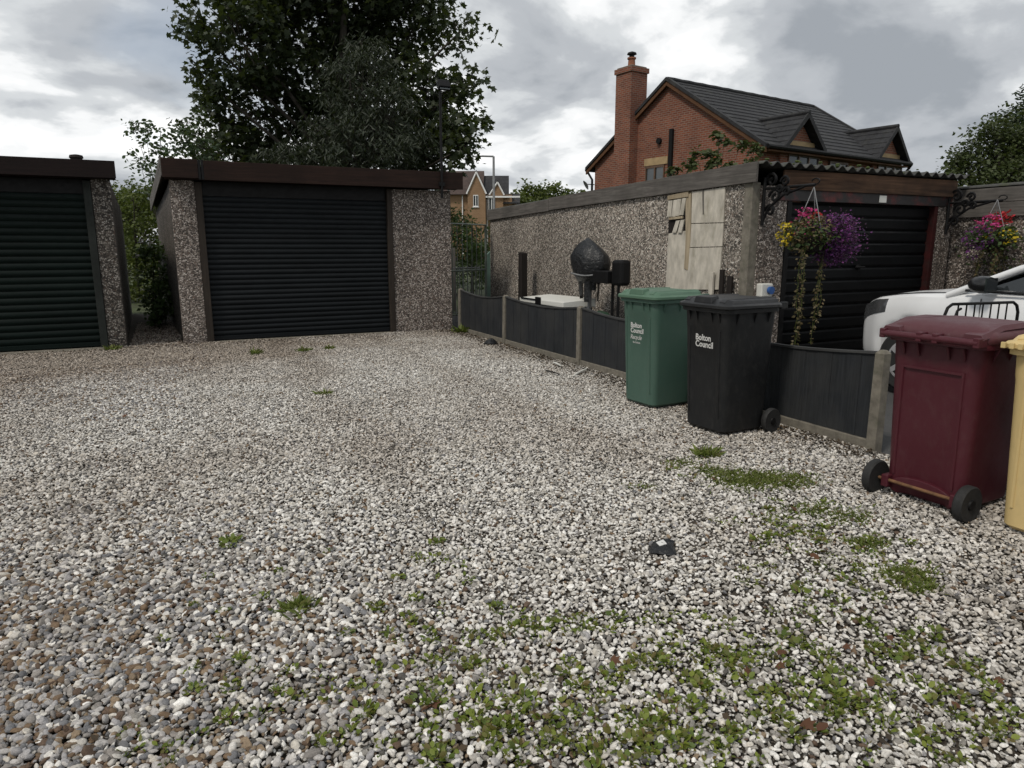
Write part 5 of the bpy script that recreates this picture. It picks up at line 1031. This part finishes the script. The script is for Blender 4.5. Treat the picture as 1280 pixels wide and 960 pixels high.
# street lamp
lp_ = deep(617, 195, 50); la = deep(592, 196, 50)
sl2 = empty('street_lamp', (lp_.x, lp_.y, -0.03), math.atan2(la.y - lp_.y, la.x - lp_.x), 'grey street lamp with one arm before the distant tan house', 'street lamp')
al = math.hypot(la.x - lp_.x, la.y - lp_.y)
MB().tube([(0, 0, 0), (0, 0, 1.2), (0, 0, 1.25), (0, 0, lp_.z)], [0.13, 0.13, 0.10, 0.085], 10).build('column', M['grey_metal'], sl2, 40)
MB().tube([(0, 0, lp_.z), (al * 0.6, 0, lp_.z + 0.02)], 0.065, 8).build('arm', M['grey_metal'], sl2, 40)
MB().loft([[(al * 0.55, -0.08, lp_.z - 0.03), (al * 0.55, 0.08, lp_.z - 0.03), (al * 0.55, 0.06, lp_.z + 0.07), (al * 0.55, -0.06, lp_.z + 0.07)], [(al * 1.05, -0.10, lp_.z - 0.06), (al * 1.05, 0.10, lp_.z - 0.06), (al * 1.05, 0.06, lp_.z + 0.03), (al * 1.05, -0.06, lp_.z + 0.03)]]).build('lantern', M['grey_metal'], sl2, bevel=0.02)

# ------------------------------------------------------------------ weeds, grass, leaves and litter on the gravel
def rosette(n, r, seed):
    rg = np.random.default_rng(seed); az = rg.uniform(0, 2 * PI, n); rad = rg.random(n) ** 0.7 * r * 0.6
    pos = np.stack([rad * np.cos(az), rad * np.sin(az), rg.uniform(0.012, 0.035, n)], 1); d = np.stack([np.cos(az), np.sin(az), rg.uniform(0.1, 0.8, n)], 1); return pos, d
wm = []
for k in range(4):
    p, d = rosette(46, 0.075, 70 + k); o = cloud('weed_leaves', p, 0.028, OVAL, M['leaf_weed'], None, dirs=d, up=0.6); wm.append(o.data); bpy.data.objects.remove(o)
def weed(px, py, s, label, group, k):
    p = onz(px, py, 0.012); o = link('weed', wm[k % 4], None, None, (p.x, p.y, 0.006), (0, 0, random.uniform(0, 6))); o.scale = (s, s, s); return tag(o, label, 'weed', group)
LW = 'small green weed sprouting alone from the gravel'
for i, (px, py, s) in enumerate([(288, 682, 1.0), (547, 680, 0.7), (300, 828, 0.7), (455, 893, 0.8), (446, 857, 0.5), (540, 880, 0.7), (285, 900, 0.7), (260, 722, 0.5), (243, 757, 0.45), (282, 765, 0.55), (327, 748, 0.6), (205, 800, 0.5), (243, 865, 0.6), (350, 865, 0.6), (545, 955, 0.9), (350, 715, 0.5), (410, 690, 0.4), (620, 760, 0.6), (520, 750, 0.6)]):
    weed(px, py, s, LW, 'lone weeds in the gravel', i)
# spiky grass tuft and small tufts by the garages
def tuft(px, py, s, label, seed, group=None, n=70):
    rg = np.random.default_rng(seed); p = onz(px, py, 0); az = rg.uniform(0, 2 * PI, n)
    n = int(n * 1.9); az = rg.uniform(0, 2 * PI, n); pos = np.stack([rg.normal(0, 0.034 * s, n), rg.normal(0, 0.034 * s, n), np.full(n, 0.004)], 1); d = np.stack([np.cos(az) * rg.uniform(0.3, 1.1, n), np.sin(az) * rg.uniform(0.3, 1.1, n), np.ones(n) * 0.42], 1)
    o = cloud('grass_tuft', pos, 0.07 * s * rg.uniform(0.6, 1.4, n), NARROW, M['leaf_grass'], None, dirs=d, loc=(p.x, p.y, 0), rg=rg); return tag(o, label, 'grass tuft', group)
tuft(372, 765, 0.8, 'spiky grass tuft growing alone in the gravel before the garages', 80, n=110)
tuft(320, 443, 1.1, 'low grass tuft in front of the charcoal roller door, beside its left jamb', 81)
tuft(380, 440, 1.0, 'low grass tuft in front of the middle of the charcoal roller door', 82)
tuft(412, 437, 0.9, 'faint grass tuft in front of the charcoal roller door, right of its middle', 83)
tuft(140, 438, 1.2, 'grass tuft at the foot of the dark green roller door jamb', 84)
tuft(580, 416, 1.9, 'grass tuft at the foot of the fence end post by the tall gate', 85, n=140)
tuft(405, 494, 0.8, 'dry flattened grass tuft in the middle of the gravel yard', 86)
tuft(884, 571, 1.0, 'grass tuft in the gravel in front of the black wheelie bin', 87, n=110)
# grass and moss patches, and the creeping weeds of the near right: uncountable, one object each
pos = []; dr = []
for (px, py, rx, ry, n) in [(945, 604, 42, 11, 4200), (990, 606, 32, 9, 1400), (905, 598, 22, 10, 800), (850, 582, 22, 6, 260), (880, 590, 18, 5, 220), (1130, 722, 36, 10, 900), (1085, 682, 22, 6, 600), (1150, 738, 22, 8, 500), (1060, 650, 34, 10, 500), (1020, 640, 40, 10, 400), (800, 612, 18, 4, 90), (965, 650, 25, 8, 80)]:
    for _ in range(n):
        q = onz(px + rx * random.gauss(0, 0.5), py + ry * random.gauss(0, 0.5)); pos.append((q.x, q.y, 0.008)); a = random.uniform(0, 6.28); dr.append((math.cos(a) * 0.8, math.sin(a) * 0.8, 0.6))
tag(cloud('grass', pos, 0.034, NARROW, M['leaf_grass'], None, dirs=dr), 'low green grass growing through the gravel by the bins', 'grass', kind='stuff')
pos = []; dr = []; lsz = []
spots = []
for (px, py, rx, ry, n) in [(640, 800, 40, 20, 12), (720, 785, 45, 12, 14), (800, 780, 50, 10, 14), (850, 835, 70, 28, 42), (700, 860, 80, 30, 22), (790, 900, 90, 35, 44), (760, 945, 110, 18, 40), (930, 830, 60, 35, 40), (980, 790, 40, 20, 14), (1010, 690, 60, 30, 34), (1060, 740, 60, 40, 40), (1120, 800, 50, 50, 26), (1040, 850, 60, 40, 34), (1100, 890, 70, 40, 40), (1180, 880, 40, 50, 18), (960, 900, 60, 40, 24), (600, 910, 30, 20, 10), (1215, 870, 20, 20, 8), (1260, 925, 25, 20, 10), (580, 830, 30, 20, 8), (540, 710, 40, 20, 7), (560, 700, 40, 12, 6), (960, 670, 40, 18, 16), (880, 930, 60, 20, 16), (420, 930, 60, 20, 8), (200, 940, 60, 15, 8), (520, 800, 50, 30, 14), (600, 860, 70, 40, 26), (470, 880, 60, 40, 10), (650, 930, 60, 20, 18), (870, 590, 30, 8, 10), (960, 640, 60, 20, 14), (1000, 660, 40, 12, 12), (690, 790, 50, 12, 10), (300, 860, 70, 40, 10)]:
    for _ in range(int(n * 0.95)): spots.append((px + rx * random.gauss(0, 0.75), py + ry * random.gauss(0, 0.75)))
for (px, py) in spots:
    q = onz(px, min(py, 1010)); s = random.uniform(0.5, 1.15); P_, D_ = rosette(random.randint(4, 22), 0.055 * s, random.randint(0, 99999))
    ls_ = random.choice((0.012, 0.015, 0.018, 0.022, 0.026))
    for a_, d_ in zip(P_, D_): pos.append((q.x + a_[0], q.y + a_[1], a_[2] * 0.8)); dr.append(tuple(d_)); lsz.append(ls_)
tag(cloud('creeping_weeds', pos, lsz, OVAL, M['leaf_weed'], None, dirs=dr, up=0.6), 'patches of creeping green weeds spread through the near gravel', 'weeds', kind='stuff')
# leaf litter along the fence foot and the garage fronts
pos = []
for _ in range(3400):
    y = random.uniform(3.2, 11.6); pos.append((4.54 - abs(random.gauss(0, 0.16)), y, random.uniform(0.012, 0.03)))
for _ in range(1000): pos.append((random.uniform(-2.5, 4.5), 11.74 - abs(random.gauss(0, 0.15)), random.uniform(0.01, 0.025)))
for _ in range(500):
    q = onz(random.uniform(100, 1250), random.uniform(450, 950)); pos.append((q.x, q.y, random.uniform(0.018, 0.028)))
tag(cloud('leaf_litter', pos, 0.030, KITE, M['leaf_litter'], None, 0.0, 1.2), 'brown leaf litter and twigs along the foot of the low fence', 'leaf litter', kind='stuff')
lm = []
for k in range(3):
    o = cloud('leaf', np.array([[0, -0.5, 0.0]]), 1.0, (MAPLE if k < 2 else OVAL), M['leaf_dead'], None, dirs=[(0, 1, 0.1)], up=2.0); lm.append(o.data); bpy.data.objects.remove(o)
for i, (px, py, s) in enumerate([(990, 636, 0.07), (1027, 690, 0.09), (1018, 694, 0.07), (882, 697, 0.06), (545, 880, 0.07), (535, 884, 0.06), (695, 813, 0.06), (770, 824, 0.06), (975, 815, 0.07), (978, 830, 0.06), (1012, 905, 0.08), (1025, 908, 0.07), (1235, 780, 0.05), (1250, 850, 0.05), (1170, 940, 0.06), (1115, 797, 0.05), (934, 838, 0.06), (1195, 880, 0.05), (155, 520, 0.07), (60, 556, 0.06), (1055, 660, 0.05), (893, 600, 0.06), (697, 653, 0.04), (808, 627, 0.05), (1060, 807, 0.05), (918, 948, 0.08), (1086, 852, 0.06), (415, 683, 0.05)]):
    s *= 0.6; p = onz(px, py, 0.03); o = link('fallen_leaf', lm[i % 3], None, None, (p.x, p.y, 0.030), (random.uniform(-0.4, 0.4), random.uniform(-0.4, 0.4), random.uniform(0, 6))); o.scale = (s * 1.05,) * 3
    tag(o, 'curled brown fallen leaf lying on the gravel', 'leaf', 'fallen leaves on the gravel')
bw = onz(1240, 625); tree('leafy_weed', 'leafy green weed growing between the maroon and pale yellow bins', 'weed', (bw.x + 0.25, bw.y + 0.06, 0.0), [((bw.x + 0.25, bw.y + 0.06, 0.10), 0.09), ((bw.x + 0.33, bw.y + 0.02, 0.2), 0.08)], 24, 14, 0.035, OVAL, M['leaf_shrub'], 0.006, 90, clump_r=0.06)
# black crumpled bag with a white patch
p = onz(829, 686, 0.02); rg = np.random.default_rng(4); bag = MB(); rings = []
for (z, r) in ((0.0, 0.070), (0.008, 0.082), (0.018, 0.066), (0.028, 0.040), (0.033, 0.014)):
    rings.append([((r * (1 + 0.22 * math.sin(3 * a + 1) + rg.normal(0, 0.07))) * math.cos(a) * 1.25, (r * (1 + 0.22 * math.sin(2 * a) + rg.normal(0, 0.07))) * math.sin(a) * 0.8, z + rg.normal(0, 0.003)) for a in np.linspace(0, 2 * PI, 15)[:-1]])
bg = bag.loft(rings).build('crumpled_bag', M['tarp'], None, 25, loc=(p.x, p.y, 0.020), rot=(0, 0, 0.5)); tag(bg, 'crumpled black plastic bag with a white patch lying on the gravel', 'bag')
MB().add([(-0.045, 0.0, 0.030), (-0.01, -0.022, 0.034), (0.018, 0.010, 0.038), (-0.025, 0.028, 0.034), (-0.045, 0, 0.033), (-0.01, -0.022, 0.037), (0.018, 0.010, 0.041), (-0.025, 0.028, 0.037)], [(3, 2, 1, 0), (4, 5, 6, 7), (0, 1, 5, 4), (1, 2, 6, 5), (2, 3, 7, 6), (3, 0, 4, 7)]).build('white_patch', M['white_print'], bg)
# sticks and odd bits near the fence
def stick(px0, px1, r, mat, label, z=0.03):
    a, b = onz(*px0, z), onz(*px1, z + 0.02); o = MB().tube([(0, 0, 0), tuple((b - a) * 0.5 + Vector((0, 0, 0.004))), tuple(b - a)], [r, r * 1.05, r * 0.85], 7).build('stick', mat, None, 40, loc=a); return tag(o, label, 'stick', 'sticks by the fence foot')
stick((718, 469), (733, 461), 0.012, M['white_plastic'], 'long pale stick lying on the gravel beside a fence post')
stick((692, 453), (701, 457), 0.011, M['white_plastic'], 'short pale stick lying on the gravel near the fence')
stick((683, 463), (700, 468), 0.008, M['wood_dark'], 'thin dark twig lying beside the short pale stick')
p = onz(614, 432); o = MB().loft([[(r * math.cos(a) * (1.2 + 0.2 * math.sin(3 * a)), r * math.sin(a), z) for a in np.linspace(0, 2 * PI, 10)[:-1]] for z, r in ((0, 0.07), (0.03, 0.09), (0.07, 0.06), (0.10, 0.02))]).build('rubbish_lump', M['tarp'], None, 25, loc=(p.x, p.y, 0.01)); tag(o, 'small black lump of rubbish at the fence foot by the tall gate', 'rubbish')
